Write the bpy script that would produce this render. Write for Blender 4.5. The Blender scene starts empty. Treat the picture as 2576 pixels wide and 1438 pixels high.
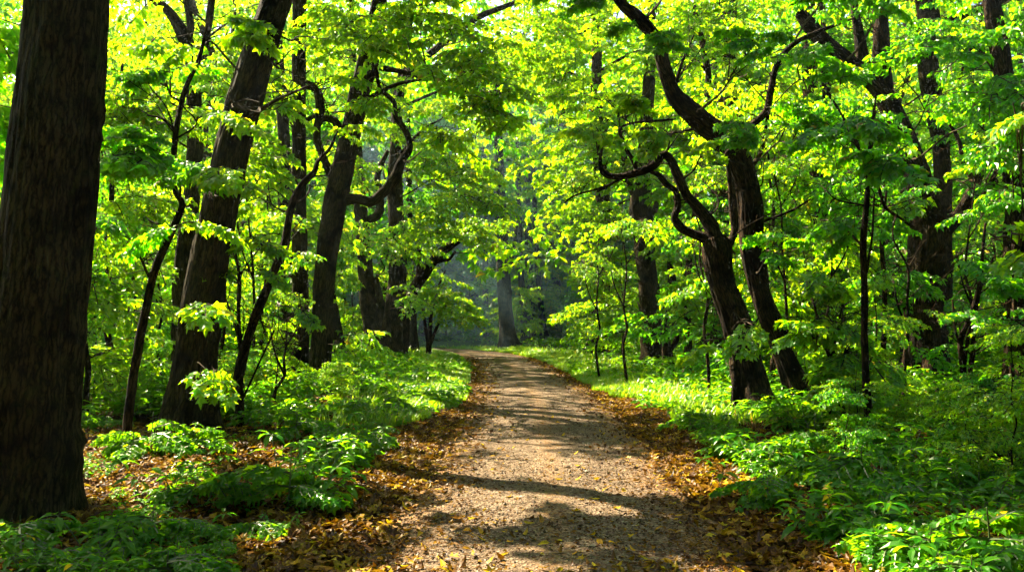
import bpy, math, random
import numpy as np

SEED = 11
rng = np.random.default_rng(SEED)
random.seed(SEED)
PI = math.pi
scene = bpy.context.scene
COL = scene.collection

# ------------------------------------------------------------------ camera
CAM_H, PITCH, LENS = 1.70, math.radians(2.0), 30.0
cam = bpy.data.cameras.new("camera")
cam.lens, cam.sensor_width, cam.clip_end, cam.clip_start = LENS, 36.0, 2000.0, 0.05
cam_ob = bpy.data.objects.new("camera", cam)
COL.objects.link(cam_ob)
cam_ob.location = (0, 0, CAM_H)
cam_ob.rotation_euler = (PI / 2 + PITCH, 0, 0)
scene.camera = cam_ob


def at(px, py, Y):
    """A point at depth Y (metres ahead) seen at photo position px, py (2576 x 1438 units)."""
    x = (px - 1288) / 2576 * 36 / LENS
    y = -(py - 719) / 2576 * 36 / LENS
    fy, fz = math.cos(PITCH) - y * math.sin(PITCH), math.sin(PITCH) + y * math.cos(PITCH)
    s = Y / fy
    return np.array([x * s, Y, CAM_H + fz * s])


def size_at(px, Y):
    return px / 2576 * 36 / LENS * Y


# ------------------------------------------------------------------ light
SUN_AZ, SUN_EL = math.radians(46), math.radians(48)      # azimuth to the left of straight ahead
sun_dir = np.array([-math.sin(SUN_AZ) * math.cos(SUN_EL), math.cos(SUN_AZ) * math.cos(SUN_EL), math.sin(SUN_EL)])
w = bpy.data.worlds.new("World")
scene.world = w
w.use_nodes = True
nt = w.node_tree
bg = nt.nodes["Background"]
sky = nt.nodes.new("ShaderNodeTexSky")
sky.sky_type = 'NISHITA'
sky.sun_disc = False
sky.sun_elevation = SUN_EL
sky.sun_rotation = -SUN_AZ
sky.dust_density = 3.0
sky.air_density = 1.0
sky.ozone_density = 0.6
nt.links.new(sky.outputs[0], bg.inputs[0])
bg.inputs[1].default_value = 0.05
sl = bpy.data.lights.new("sun", 'SUN')
sl.energy, sl.angle, sl.color = 5.0, math.radians(0.55), (1.0, 0.87, 0.62)
so = bpy.data.objects.new("sun", sl)
COL.objects.link(so)
from mathutils import Vector
so.rotation_euler = Vector(sun_dir).to_track_quat('Z', 'Y').to_euler()
so.location = (-30, 20, 40)

scene.view_settings.view_transform = 'Standard'
scene.view_settings.look = 'None'
scene.view_settings.exposure = 3.1
scene.view_settings.gamma = 1.0
cy = scene.cycles
cy.max_bounces, cy.diffuse_bounces, cy.glossy_bounces, cy.transmission_bounces = 6, 5, 2, 2
cy.volume_bounces = 0
cy.transparent_max_bounces = 4
cy.use_denoising = True
cy.sample_clamp_indirect = 6.0
cy.use_adaptive_sampling = True
cy.adaptive_threshold = 0.02
cy.caustics_reflective = cy.caustics_refractive = False


# ------------------------------------------------------------------ materials
class N:
    def __init__(s, name):
        s.m = bpy.data.materials.new(name)
        s.m.use_nodes = True
        s.t = s.m.node_tree
        s.t.nodes.clear()
        s.out = s.add("ShaderNodeOutputMaterial")

    def add(s, kind, **kw):
        n = s.t.nodes.new(kind)
        for k, v in kw.items():
            setattr(n, k, v)
        return n

    def link(s, a, b):
        s.t.links.new(a, b)

    def val(s, sock, v):
        sock.default_value = v

    def ramp(s, fac, stops):
        r = s.add("ShaderNodeValToRGB")
        el = r.color_ramp.elements
        while len(el) < len(stops):
            el.new(0.5)
        for e, (p, c) in zip(el, stops):
            e.position = p
            e.color = (*c, 1)
        s.link(fac, r.inputs[0])
        return r.outputs[0]

    def noise(s, vec, scale, detail=4, rough=0.55, dist=0.0):
        n = s.add("ShaderNodeTexNoise")
        n.inputs["Scale"].default_value = scale
        n.inputs["Detail"].default_value = detail
        n.inputs["Roughness"].default_value = rough
        n.inputs["Distortion"].default_value = dist
        if vec is not None:
            s.link(vec, n.inputs["Vector"])
        return n

    def mapping(s, vec, scale):
        n = s.add("ShaderNodeMapping")
        n.inputs["Scale"].default_value = scale
        s.link(vec, n.inputs["Vector"])
        return n.outputs[0]

    def attr(s, name):
        return s.add("ShaderNodeAttribute", attribute_name=name)

    def math(s, op, a, b=None, c=None):
        n = s.add("ShaderNodeMath", operation=op)
        for i, v in enumerate((a, b, c)):
            if v is None:
                continue
            if isinstance(v, (int, float)):
                n.inputs[i].default_value = v
            else:
                s.link(v, n.inputs[i])
        return n.outputs[0]

    def mix(s, fac, a, b, blend='MIX'):
        n = s.add("ShaderNodeMix", data_type='RGBA', blend_type=blend)
        for i, v in ((0, fac), (6, a), (7, b)):
            if isinstance(v, (int, float)):
                n.inputs[i].default_value = v
            elif isinstance(v, tuple):
                n.inputs[i].default_value = (*v, 1)
            else:
                s.link(v, n.inputs[i])
        return n.outputs[2]


def bark_material(name, dark, light, moss=0.25, ridge=1.0):
    n = N(name)
    a = n.attr("bark")
    st = n.mapping(a.outputs["Vector"], (1, 1, 0.3))
    f1 = n.noise(st, 42, 8, 0.78, 0.9)
    st2 = n.mapping(n.mix(0.06, a.outputs["Vector"], n.noise(a.outputs["Vector"], 9, 3).outputs["Color"]), (1, 1, 0.13))
    v = n.add("ShaderNodeTexVoronoi", feature='DISTANCE_TO_EDGE')
    v.inputs["Scale"].default_value = 30
    n.link(st2, v.inputs["Vector"])
    big = n.noise(a.outputs["Vector"], 2.2, 4, 0.6)
    plate = n.math('MULTIPLY', n.math('MINIMUM', v.outputs["Distance"], 0.25), 4.0)
    h = n.math('ADD', n.math('MULTIPLY', plate, 0.28), n.math('MULTIPLY', f1.outputs[0], 1.05))
    mid = tuple((x + y) / 2 for x, y in zip(dark, light))
    c1 = n.ramp(h, [(0.42, tuple(x * 0.25 for x in dark)), (0.56, dark), (0.70, mid), (0.86, light)])  # bark grain, with furrow shade also painted in where bump shading hardly shows
    blot = n.ramp(big.outputs[0], [(0.36, (0.22, 0.20, 0.17)), (0.5, (1, 1, 1)), (0.68, (1.5, 1.4, 1.2))])
    c2 = n.mix(1.0, c1, blot, 'MULTIPLY')
    mn = n.noise(a.outputs["Vector"], 5, 6, 0.7)
    mf = n.ramp(mn.outputs[0], [(0.55, (0, 0, 0)), (0.75, (moss, moss, moss))])
    c3 = n.mix(mf, c2, (0.075, 0.085, 0.02))
    b = n.add("ShaderNodeBump")
    b.inputs["Strength"].default_value = 1.0
    b.inputs["Distance"].default_value = 0.045 * ridge
    n.link(h, b.inputs["Height"])
    p = n.add("ShaderNodeBsdfPrincipled")
    n.link(c3, p.inputs["Base Color"])
    p.inputs["Roughness"].default_value = 0.9
    p.inputs["Specular IOR Level"].default_value = 0.06
    n.link(b.outputs[0], p.inputs["Normal"])
    n.link(p.outputs[0], n.out.inputs[0])
    return n.m


def leaf_material(name, diff, trans, tw=0.5, gloss=0.06, rough=0.35):
    """diff / trans: (dark, light) colour pairs picked leaf by leaf through the 'vary' attribute."""
    n = N(name)
    a = n.attr("vary")
    cd = n.ramp(a.outputs["Fac"], [(0, diff[0]), (0.6, tuple((x + y) / 2 for x, y in zip(*diff))), (0.95, diff[1]), (1, (0.16, 0.12, 0.008))])
    ct = n.ramp(a.outputs["Fac"], [(0, trans[0]), (0.6, tuple((x + y) / 2 for x, y in zip(*trans))), (0.95, trans[1]), (1, (0.62, 0.45, 0.01))])
    d = n.add("ShaderNodeBsdfDiffuse")
    n.link(cd, d.inputs[0])
    t = n.add("ShaderNodeBsdfTranslucent")
    n.link(ct, t.inputs[0])
    m = n.add("ShaderNodeMixShader")
    m.inputs[0].default_value = tw
    n.link(d.outputs[0], m.inputs[1])
    n.link(t.outputs[0], m.inputs[2])
    g = n.add("ShaderNodeBsdfGlossy")
    g.inputs["Roughness"].default_value = rough
    g.inputs[0].default_value = (1.0, 1.0, 0.85, 1)
    m2 = n.add("ShaderNodeMixShader")
    m2.inputs[0].default_value = gloss
    n.link(m.outputs[0], m2.inputs[1])
    n.link(g.outputs[0], m2.inputs[2])
    n.link(m2.outputs[0], n.out.inputs[0])
    return n.m


BARK_GREY = bark_material("bark_grey_brown", (0.013, 0.009, 0.0036), (0.060, 0.042, 0.017), 0.35)
BARK_DARK = bark_material("bark_dark_brown", (0.007, 0.0044, 0.0022), (0.065, 0.038, 0.017), 0.2, 1.5)
BARK_TWIG = bark_material("bark_twig", (0.035, 0.025, 0.016), (0.10, 0.07, 0.045), 0.1)
LEAF = leaf_material("maple_leaf", ((0.006, 0.10, 0.002), (0.030, 0.15, 0.003)), ((0.22, 0.67, 0.002), (0.78, 0.88, 0.003)), 0.62, 0.025)
LEAF_DEEP = leaf_material("maple_leaf_deep", ((0.004, 0.08, 0.004), (0.015, 0.12, 0.005)), ((0.10, 0.58, 0.002), (0.46, 0.80, 0.003)), 0.58, 0.025)  # deeper green copy; on the right its colour partly stands in for shade
LEAF_HERB = leaf_material("herb_leaf", ((0.009, 0.075, 0.001), (0.035, 0.125, 0.0015)), ((0.12, 0.45, 0.003), (0.40, 0.62, 0.004)), 0.45, 0.012, 0.30)
GRASS = leaf_material("grass_blade", ((0.02, 0.12, 0.003), (0.07, 0.19, 0.005)), ((0.22, 0.48, 0.004), (0.44, 0.60, 0.006)), 0.45, 0.04)
STEM = leaf_material("plant_stem", ((0.03, 0.05, 0.012), (0.06, 0.08, 0.02)), ((0.03, 0.05, 0.01), (0.06, 0.08, 0.02)), 0.2, 0.04)


def litter_material():
    n = N("dry_leaf")
    a = n.attr("vary")
    stops = [(0.0, (0.020, 0.008, 0.001)), (0.25, (0.062, 0.023, 0.0015)), (0.5, (0.125, 0.056, 0.002)), (0.72, (0.22, 0.115, 0.003)), (0.9, (0.36, 0.22, 0.004)), (1.0, (0.38, 0.29, 0.005))]
    c = n.ramp(a.outputs["Fac"], stops)
    tc = n.add("ShaderNodeTexCoord")
    sp = n.noise(tc.outputs["Object"], 90, 3)
    sf = n.ramp(sp.outputs[0], [(0.35, (0.55, 0.5, 0.45)), (0.6, (1, 1, 1))])
    c = n.mix(1.0, c, sf, 'MULTIPLY')
    d = n.add("ShaderNodeBsdfDiffuse")
    n.link(c, d.inputs[0])
    t = n.add("ShaderNodeBsdfTranslucent")
    n.link(c, t.inputs[0])
    m = n.add("ShaderNodeMixShader")
    m.inputs[0].default_value = 0.3
    n.link(d.outputs[0], m.inputs[1])
    n.link(t.outputs[0], m.inputs[2])
    g = n.add("ShaderNodeBsdfGlossy")
    g.inputs["Roughness"].default_value = 0.4
    m2 = n.add("ShaderNodeMixShader")
    m2.inputs[0].default_value = 0.012
    n.link(m.outputs[0], m2.inputs[1])
    n.link(g.outputs[0], m2.inputs[2])
    n.link(m2.outputs[0], n.out.inputs[0])
    return n.m


LITTER = litter_material()


def soil_material():
    n = N("woodland_soil")
    tc = n.add("ShaderNodeTexCoord")
    big = n.noise(tc.outputs["Object"], 0.35, 5, 0.6)
    v = n.add("ShaderNodeTexVoronoi")
    v.inputs["Scale"].default_value = 16
    n.link(tc.outputs["Object"], v.inputs["Vector"])
    c1 = n.ramp(v.outputs["Color"], [(0.1, (0.012, 0.006, 0.002)), (0.45, (0.035, 0.015, 0.004)), (0.75, (0.08, 0.034, 0.006)), (0.95, (0.15, 0.075, 0.008))])
    fine = n.noise(tc.outputs["Object"], 45, 4, 0.7)
    c2 = n.mix(0.6, c1, n.ramp(fine.outputs[0], [(0.3, (0.25, 0.22, 0.2)), (0.65, (1, 1, 1))]), 'MULTIPLY')
    g = n.ramp(big.outputs[0], [(0.42, (0, 0, 0)), (0.62, (0.75, 0.75, 0.75))])
    a = n.attr("green")
    gm = n.math('MULTIPLY', a.outputs["Fac"], 1.0)
    gr = n.mix(fine.outputs[0], (0.018, 0.05, 0.008), (0.05, 0.11, 0.016))
    c3 = n.mix(gm, c2, gr)
    b = n.add("ShaderNodeBump")
    b.inputs["Strength"].default_value = 0.8
    b.inputs["Distance"].default_value = 0.03
    n.link(n.math('ADD', v.outputs["Distance"], fine.outputs[0]), b.inputs["Height"])
    p = n.add("ShaderNodeBsdfPrincipled")
    p.inputs["Roughness"].default_value = 0.95
    p.inputs["Specular IOR Level"].default_value = 0.05
    n.link(c3, p.inputs["Base Color"])
    n.link(b.outputs[0], p.inputs["Normal"])
    n.link(p.outputs[0], n.out.inputs[0])
    return n.m


def path_material():
    n = N("gravel_path")
    tc = n.add("ShaderNodeTexCoord")
    v = n.add("ShaderNodeTexVoronoi")
    v.inputs["Scale"].default_value = 62
    n.link(tc.outputs["Object"], v.inputs["Vector"])
    v2 = n.add("ShaderNodeTexVoronoi")
    v2.inputs["Scale"].default_value = 24
    n.link(tc.outputs["Object"], v2.inputs["Vector"])
    grain = n.ramp(v.outputs["Color"], [(0.05, (0.026, 0.018, 0.012)), (0.4, (0.10, 0.071, 0.046)), (0.75, (0.165, 0.122, 0.084)), (1.0, (0.28, 0.225, 0.165))])
    f = n.noise(tc.outputs["Object"], 9, 6, 0.7)
    deb = n.ramp(f.outputs[0], [(0.40, (0.50, 0.43, 0.36)), (0.56, (1, 1, 1))])
    c = n.mix(0.8, grain, deb, 'MULTIPLY')
    big = n.noise(tc.outputs["Object"], 0.8, 4, 0.6)
    c = n.mix(1.0, c, n.ramp(big.outputs[0], [(0.3, (0.72, 0.68, 0.63)), (0.7, (1.08, 1.05, 1.0))]), 'MULTIPLY')
    # crumbled brown leaf fragments gathered along the middle and both edges
    a = n.attr("across")
    ab = n.math('ABSOLUTE', a.outputs["Fac"])
    edge = n.ramp(ab, [(0.0, (0.55, 0.55, 0.55)), (0.16, (0.0, 0.0, 0.0)), (0.62, (0.0, 0.0, 0.0)), (0.95, (1, 1, 1))])
    fn = n.noise(tc.outputs["Object"], 26, 5, 0.75)
    fm = n.ramp(fn.outputs[0], [(0.47, (0, 0, 0)), (0.55, (1, 1, 1))])
    fac = n.mix(1.0, edge, fm, 'MULTIPLY')
    c = n.mix(fac, c, n.ramp(v2.outputs["Color"], [(0.2, (0.10, 0.045, 0.014)), (0.8, (0.26, 0.13, 0.03))]))
    b = n.add("ShaderNodeBump")
    b.inputs["Strength"].default_value = 1.0
    b.inputs["Distance"].default_value = 0.018
    n.link(n.math('ADD', n.math('MULTIPLY', v.outputs["Distance"], 0.8), n.math('ADD', f.outputs[0], n.math('MULTIPLY', v2.outputs["Distance"], 0.6))), b.inputs["Height"])
    p = n.add("ShaderNodeBsdfPrincipled")
    p.inputs["Roughness"].default_value = 0.95
    p.inputs["Specular IOR Level"].default_value = 0.08
    n.link(c, p.inputs["Base Color"])
    n.link(b.outputs[0], p.inputs["Normal"])
    n.link(p.outputs[0], n.out.inputs[0])
    return n.m


def stone_material():
    n = N("stone")
    a = n.attr("vary")
    p = n.add("ShaderNodeBsdfPrincipled")
    n.link(n.ramp(a.outputs["Fac"], [(0, (.04, .028, .019)), (.7, (.13, .095, .066)), (1, (.27, .22, .17))]), p.inputs["Base Color"])
    p.inputs["Roughness"].default_value = .9
    p.inputs["Specular IOR Level"].default_value = .1
    n.link(p.outputs[0], n.out.inputs[0])
    return n.m


STONE = stone_material()
SOIL, PATHM = soil_material(), path_material()


# ------------------------------------------------------------------ mesh helpers
class MB:
    """Collects triangles and quads, with attributes, into one mesh."""

    def __init__(s):
        s.v, s.f, s.nv = [], [], 0
        s.vary, s.bark = [], []

    def add(s, verts, faces, mat=0, vary=None, bark=None):
        verts = np.asarray(verts, float).reshape(-1, 3)
        faces = np.asarray(faces, int)
        if len(verts) == 0 or len(faces) == 0:
            return
        s.v.append(verts)
        s.f.append((faces + s.nv, mat))
        s.vary.append(np.full(len(verts), 0.5) if vary is None else np.asarray(vary, float))
        s.bark.append(verts if bark is None else np.asarray(bark, float))
        s.nv += len(verts)

    def mesh(s, name, mats, smooth=False):
        me = bpy.data.meshes.new(name)
        V = np.concatenate(s.v)
        me.vertices.add(len(V))
        me.vertices.foreach_set("co", V.astype(np.float32).ravel())
        li = np.concatenate([f.ravel() for f, _ in s.f]).astype(np.int32)
        tot = np.concatenate([np.full(len(f), f.shape[1]) for f, _ in s.f]).astype(np.int32)
        mi = np.concatenate([np.full(len(f), m) for f, m in s.f]).astype(np.int32)
        me.loops.add(len(li))
        me.loops.foreach_set("vertex_index", li)
        me.polygons.add(len(tot))
        st = np.zeros(len(tot), np.int32)
        st[1:] = np.cumsum(tot)[:-1]
        me.polygons.foreach_set("loop_start", st)
        for m in mats:
            me.materials.append(m)
        me.polygons.foreach_set("material_index", mi)
        me.polygons.foreach_set("use_smooth", np.full(len(tot), bool(smooth)))
        a = me.attributes.new("vary", 'FLOAT', 'POINT')
        a.data.foreach_set("value", np.concatenate(s.vary).astype(np.float32))
        a = me.attributes.new("bark", 'FLOAT_VECTOR', 'POINT')
        a.data.foreach_set("vector", np.concatenate(s.bark).astype(np.float32).ravel())
        me.update()
        me.validate()
        return me


def link(name, me, parent=None, loc=None):
    o = bpy.data.objects.new(name, me)
    COL.objects.link(o)
    if parent is not None:
        o.parent = parent
    if loc is not None:
        o.location = loc
    return o


def thing(name, label, cat, loc=(0, 0, 0), group=None):
    o = bpy.data.objects.new(name, None)
    o.empty_display_size = 0.2
    COL.objects.link(o)
    o.location = tuple(float(c) for c in loc)
    o["label"], o["category"] = label, cat
    if group:
        o["group"] = group
    return o


def smooth_path(P, R, per=6):
    """Catmull-Rom through the rows of P with radii R."""
    P, R = np.asarray(P, float), np.asarray(R, float)
    Q = np.column_stack([P, R])
    Q = np.vstack([2 * Q[0] - Q[1], Q, 2 * Q[-1] - Q[-2]])
    out = []
    for i in range(1, len(Q) - 2):
        p0, p1, p2, p3 = Q[i - 1:i + 3]
        for t in np.arange(per) / per:
            out.append(0.5 * (2 * p1 + (p2 - p0) * t + (2 * p0 - 5 * p1 + 4 * p2 - p3) * t * t + (3 * p1 - p0 - 3 * p2 + p3) * t ** 3))
    out.append(Q[-2])
    out = np.array(out)
    return out[:, :3], np.maximum(out[:, 3], 0.002)


def tube(mb, P, R, sides=10, mat=0, rough=0.06, seed=0, flare=0.0, vary=0.5, furrow=0.0):
    """Sweep a slightly lumpy ring along P; 'bark' keeps unrolled bark coordinates."""
    r = np.random.default_rng(seed)
    P = np.asarray(P, float)
    n = len(P)
    T = np.gradient(P, axis=0)
    T /= np.linalg.norm(T, axis=1)[:, None] + 1e-9
    ref = np.array([0.0, 1.0, 0.0]) if abs(T[0][1]) < 0.9 else np.array([1.0, 0, 0])
    U = np.zeros_like(P)
    u = ref - T[0] * ref.dot(T[0])
    for i in range(n):
        u = u - T[i] * u.dot(T[i])
        u /= np.linalg.norm(u) + 1e-9
        U[i] = u
    W = np.cross(T, U)
    L = np.concatenate([[0], np.cumsum(np.linalg.norm(np.diff(P, axis=0), axis=1))])
    th = np.arange(sides) / sides * 2 * PI
    TH, LL = np.meshgrid(th, L)
    k = np.ones_like(TH)
    if rough > 0:
        for _ in range(7):
            m = r.integers(1, 5)
            q = r.uniform(0.6, 5.5) * (0.25 / max(R.mean(), 0.03)) ** 0.5
            k += rough * r.uniform(0.3, 1.0) * np.sin(m * TH + r.uniform(0, 6.28)) * np.sin(q * LL + r.uniform(0, 6.28))
    if furrow > 0:
        for m in (9, 14, 21, 31):
            ph = sum(r.uniform(.3, 1.2) * np.sin(r.uniform(.8, 6) * LL + r.uniform(0, 6.28)) for _ in range(4))
            k -= furrow * (14 / m) ** .5 * np.abs(np.sin(m * TH * .5 + ph * .6 + r.uniform(0, 6.28))) ** 3 * (.6 + .4 * np.sin(r.uniform(3, 9) * LL + 3 * TH))
        for _ in range(int(7 * L[-1])):
            a0, l0, wa = r.uniform(0, 6.28), r.uniform(0, L[-1]), r.uniform(.04, .13)
            da = (TH - a0 + PI) % (2 * PI) - PI
            q = (da * R.mean() / wa) ** 2 + ((LL - l0) / wa) ** 2
            k += r.uniform(-.06, .14) * np.exp(-q) * (1 - 1.5 * np.exp(-q * 6))
    if flare > 0:
        h = np.exp(-LL / max(flare, 1e-3))
        ph = r.uniform(0, 6.28)
        k += h * (1.0 if flare < .35 else 1.45) * (0.30 + 0.26 * np.sin(5 * TH + ph) + 0.18 * np.sin(3 * TH + ph * 2))
    RR = np.asarray(R)[:, None] * k
    X = P[:, None, :] + RR[..., None] * (np.cos(TH)[..., None] * U[:, None, :] + np.sin(TH)[..., None] * W[:, None, :])
    rm = np.asarray(R)[:, None] * np.ones_like(TH)
    off = r.uniform(0, 50)
    B = np.stack([rm * np.cos(TH) + off, rm * np.sin(TH) + off, LL], -1)
    i, j = np.meshgrid(np.arange(n - 1), np.arange(sides), indexing='ij')
    a = i * sides + j
    b = i * sides + (j + 1) % sides
    F = np.stack([a, b, b + sides, a + sides], -1).reshape(-1, 4)
    V = X.reshape(-1, 3)
    Bk = B.reshape(-1, 3)
    V = np.vstack([V, P[-1] + T[-1] * R[-1] * 0.6])
    Bk = np.vstack([Bk, Bk[-1]])
    tip = np.array([[(n - 1) * sides + q, (n - 1) * sides + (q + 1) % sides, n * sides] for q in range(sides)])
    base = mb.nv
    mb.add(V, F, mat, np.full(len(V), vary), Bk)
    mb.f.append((tip + base, mat))


# ------------------------------------------------------------------ leaf templates: x along the leaf, y across, z up
def mirror_leaf(mid, half, tris):
    """mid: midrib points, half: outline points of one side, tris index mid as ('m', i) and half as ('h', i)."""
    V = [list(p) for p in mid] + [list(p) for p in half] + [[p[0], -p[1], p[2]] for p in half]
    nm, nh = len(mid), len(half)
    F = []
    for t in tris:
        F.append([i if k == 'm' else nm + i for k, i in t])
        F.append([i if k == 'm' else nm + nh + i for k, i in reversed(t)])
    return np.array(V, float), np.array(F)


m_, h_ = (lambda i: ('m', i)), (lambda i: ('h', i))
L_PALM = mirror_leaf([(0, 0, 0), (0.38, 0, 0.01), (1, 0, -0.20)],
                     [(0.02, 0.40, -0.08), (0.27, 0.21, 0.05), (0.60, 0.50, -0.10), (0.63, 0.17, 0.0)],
                     [(m_(0), h_(1), h_(0)), (m_(0), m_(1), h_(1)), (m_(1), h_(2), h_(1)), (m_(1), h_(3), h_(2)), (m_(1), m_(2), h_(3))])
L_TRI = mirror_leaf([(0, 0, 0), (1, 0, -0.18)],
                    [(0.42, 0.46, -0.07), (0.55, 0.20, 0.05)],
                    [(m_(0), h_(1), h_(0)), (m_(0), m_(1), h_(1))])
L_OVATE = mirror_leaf([(0, 0, 0), (0.33, 0, -0.01), (0.68, 0, -0.12), (1.04, 0, -0.36)],
                      [(0.28, 0.20, 0.06), (0.62, 0.19, -0.03)],
                      [(m_(0), m_(1), h_(0)), (m_(1), h_(1), h_(0)), (m_(1), m_(2), h_(1)), (m_(2), m_(3), h_(1))])
L_FAR = (np.array([[0, 0, 0], [0.45, 0.34, 0.06], [1, 0, -0.15], [0.45, -0.34, 0.06]], float), np.array([[0, 2, 1], [0, 3, 2]]))


def put_leaves(mb, tpl, pos, d, nrm, size, mat, vary):
    """Copies of a leaf template as plain geometry."""
    V, F = tpl
    d = d / (np.linalg.norm(d, axis=1)[:, None] + 1e-9)
    s = np.cross(nrm, d)
    s /= np.linalg.norm(s, axis=1)[:, None] + 1e-9
    n = np.cross(d, s)
    X = pos[:, None, :] + size[:, None, None] * (V[None, :, 0:1] * d[:, None, :] + V[None, :, 1:2] * s[:, None, :] + V[None, :, 2:3] * n[:, None, :])
    k = len(V)
    FF = (np.arange(len(pos)) * k)[:, None, None] + F[None]
    mb.add(X.reshape(-1, 3), FF.reshape(-1, 3), mat, np.repeat(vary, k))


def rot_z(a):
    c, s = math.cos(a), math.sin(a)
    return np.array([[c, -s, 0], [s, c, 0], [0, 0, 1.0]])


def rot_y(a):
    c, s = math.cos(a), math.sin(a)
    return np.array([[c, 0, s], [0, 1, 0], [-s, 0, c]])


def rot_x(a):
    c, s = math.cos(a), math.sin(a)
    return np.array([[1, 0, 0], [0, c, -s], [0, s, c]])


def make_bough(seed, leaf=0.15, n_side=4, per=3):
    """A flat, layered spray about 1 m long along +X: leaf transforms plus twig segments."""
    r = np.random.default_rng(seed)
    pos, dr, nr, sz, seg = [], [], [], [], []

    def axis_pt(t, L, ang, o, droop):
        return o + np.array([math.cos(ang) * t * L, math.sin(ang) * t * L, -droop * (t * L) ** 2 + 0.03 * math.sin(5 * t)])

    def leaf_at(p, ang):
        a = ang + r.normal(0, 0.22)
        dp = -r.uniform(0.2, 1.15)
        pos.append(p)
        dr.append([math.cos(a) * math.cos(dp), math.sin(a) * math.cos(dp), math.sin(dp)])
        nr.append([r.normal(0, 0.42), r.normal(0, 0.42), 1])
        sz.append(leaf * r.uniform(0.5, 1.25))

    def twig(o, ang, L, droop, k, rad):
        last = o
        for i in range(k):
            t = (i + 1) / k
            p = axis_pt(t, L, ang, o, droop)
            seg.append((last, p, rad * 1.5))
            last = p
            sgn = 1 if (i % 2) else -1
            if i == k - 1:
                leaf_at(p, ang)
                leaf_at(p, ang + 0.8)
                leaf_at(p, ang - 0.8)
            else:
                leaf_at(p, ang + sgn * r.uniform(0.7, 1.1))
                leaf_at(p, ang - sgn * r.uniform(0.6, 1.2))

    o = np.zeros(3)
    L, droop = 1.0, r.uniform(0.10, 0.30)
    for i in range(n_side):
        t = (i + 0.8) / (n_side + 0.4)
        p = axis_pt(t, L, 0, o, droop)
        for sgn in (1, -1):
            if r.random() < 0.9:
                twig(p, sgn * r.uniform(0.65, 1.0), (0.62 - 0.38 * t) * r.uniform(0.75, 1.2), droop + 0.15, per, 0.0035)
    twig(o, 0, L, droop, n_side + 1, 0.007)
    return [np.array(x, float) for x in (pos, dr, nr, sz)] + [seg]


BOUGHS = [make_bough(100 + i, 0.15, 4, 3) for i in range(14)]
BOUGHS_FINE = [make_bough(200 + i, 0.125, 5, 4) for i in range(14)]
BOUGHS_FAR = [make_bough(300 + i, 0.20, 3, 2) for i in range(14)]


def put_bough(mb, bset, r, origin, yaw, pitch, roll, scale, tpl, mat_leaf, mat_twig, tone, leaf_scale=1.0, twigs=True):
    B = bset[r.integers(len(bset))]
    M = rot_z(yaw) @ rot_y(-pitch) @ rot_x(roll)
    pos = B[0] @ M.T * scale + origin
    vary = np.clip(r.normal(0.5 + tone, 0.2, len(pos)), 0, 1)
    put_leaves(mb, tpl, pos, B[1] @ M.T, B[2] @ M.T, B[3] * leaf_scale * (0.6 + 0.4 * scale), mat_leaf, vary)
    if twigs:
        S0 = np.array([s[0] for s in B[4]]) @ M.T * scale + origin
        S1 = np.array([s[1] for s in B[4]]) @ M.T * scale + origin
        rad = np.array([s[2] for s in B[4]])
        add_sticks(mb, S0, S1, rad, mat_twig)


def add_sticks(mb, A, Bp, rad, mat):
    """Three-sided thin twigs between pairs of points."""
    d = Bp - A
    d /= np.linalg.norm(d, axis=1)[:, None] + 1e-9
    ref = np.where(np.abs(d[:, 2:3]) > 0.9, np.array([[1.0, 0, 0]]), np.array([[0, 0, 1.0]]))
    u = np.cross(d, ref)
    u /= np.linalg.norm(u, axis=1)[:, None] + 1e-9
    w_ = np.cross(d, u)
    rings = []
    for k in range(3):
        a = k * 2 * PI / 3
        o = (math.cos(a) * u + math.sin(a) * w_) * rad[:, None]
        rings.append((A + o, Bp + o * 0.8))
    V = np.stack([rings[0][0], rings[1][0], rings[2][0], rings[0][1], rings[1][1], rings[2][1]], 1)
    F = np.array([[0, 1, 4, 3], [1, 2, 5, 4], [2, 0, 3, 5]])
    FF = (np.arange(len(A)) * 6)[:, None, None] + F[None]
    mb.add(V.reshape(-1, 3), FF.reshape(-1, 4), mat)


def wiggle(a, b, n, amp, r):
    a, b = np.asarray(a, float), np.asarray(b, float)
    t = np.linspace(0, 1, n)[:, None]
    P = a + (b - a) * t
    L = np.linalg.norm(b - a)
    P[1:-1] += r.normal(0, amp * L, (n - 2, 3))
    return P


# ------------------------------------------------------------------ terrain and path
PATH_PTS = np.array([(0.0, -14), (0.1, -6), (0.18, 0), (0.27, 5.7), (0.40, 9), (0.50, 14), (0.48, 17.5), (0.25, 24), (-0.15, 30), (-0.9, 36.5), (-2.3, 40.8), (-4.4, 43.5), (-7.5, 45.6), (-12, 47.2), (-20, 48.6), (-34, 49.5)], float)
pp, _ = smooth_path(np.column_stack([PATH_PTS, np.zeros(len(PATH_PTS))]), np.ones(len(PATH_PTS)), 10)
PATH_C = pp[:, :2]
PATH_HW = 1.28


def path_dist(x, y):
    """Distance from the path's centre line, and the signed side (+ right of it)."""
    x, y = np.atleast_1d(np.asarray(x, float)), np.atleast_1d(np.asarray(y, float))
    A, Bq = PATH_C[:-1], PATH_C[1:]
    best = np.full(x.shape, 1e9)
    side = np.zeros(x.shape)
    for a, b in zip(A, Bq):
        d = b - a
        t = np.clip(((x - a[0]) * d[0] + (y - a[1]) * d[1]) / d.dot(d), 0, 1)
        dx, dy = x - (a[0] + t * d[0]), y - (a[1] + t * d[1])
        q = np.hypot(dx, dy)
        s = np.sign(d[1] * dx - d[0] * dy)
        side = np.where(q < best, s, side)
        best = np.minimum(best, q)
    return best, side


def sstep(a, b, x):
    t = np.clip((x - a) / (b - a), 0, 1)
    return t * t * (3 - 2 * t)


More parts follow.
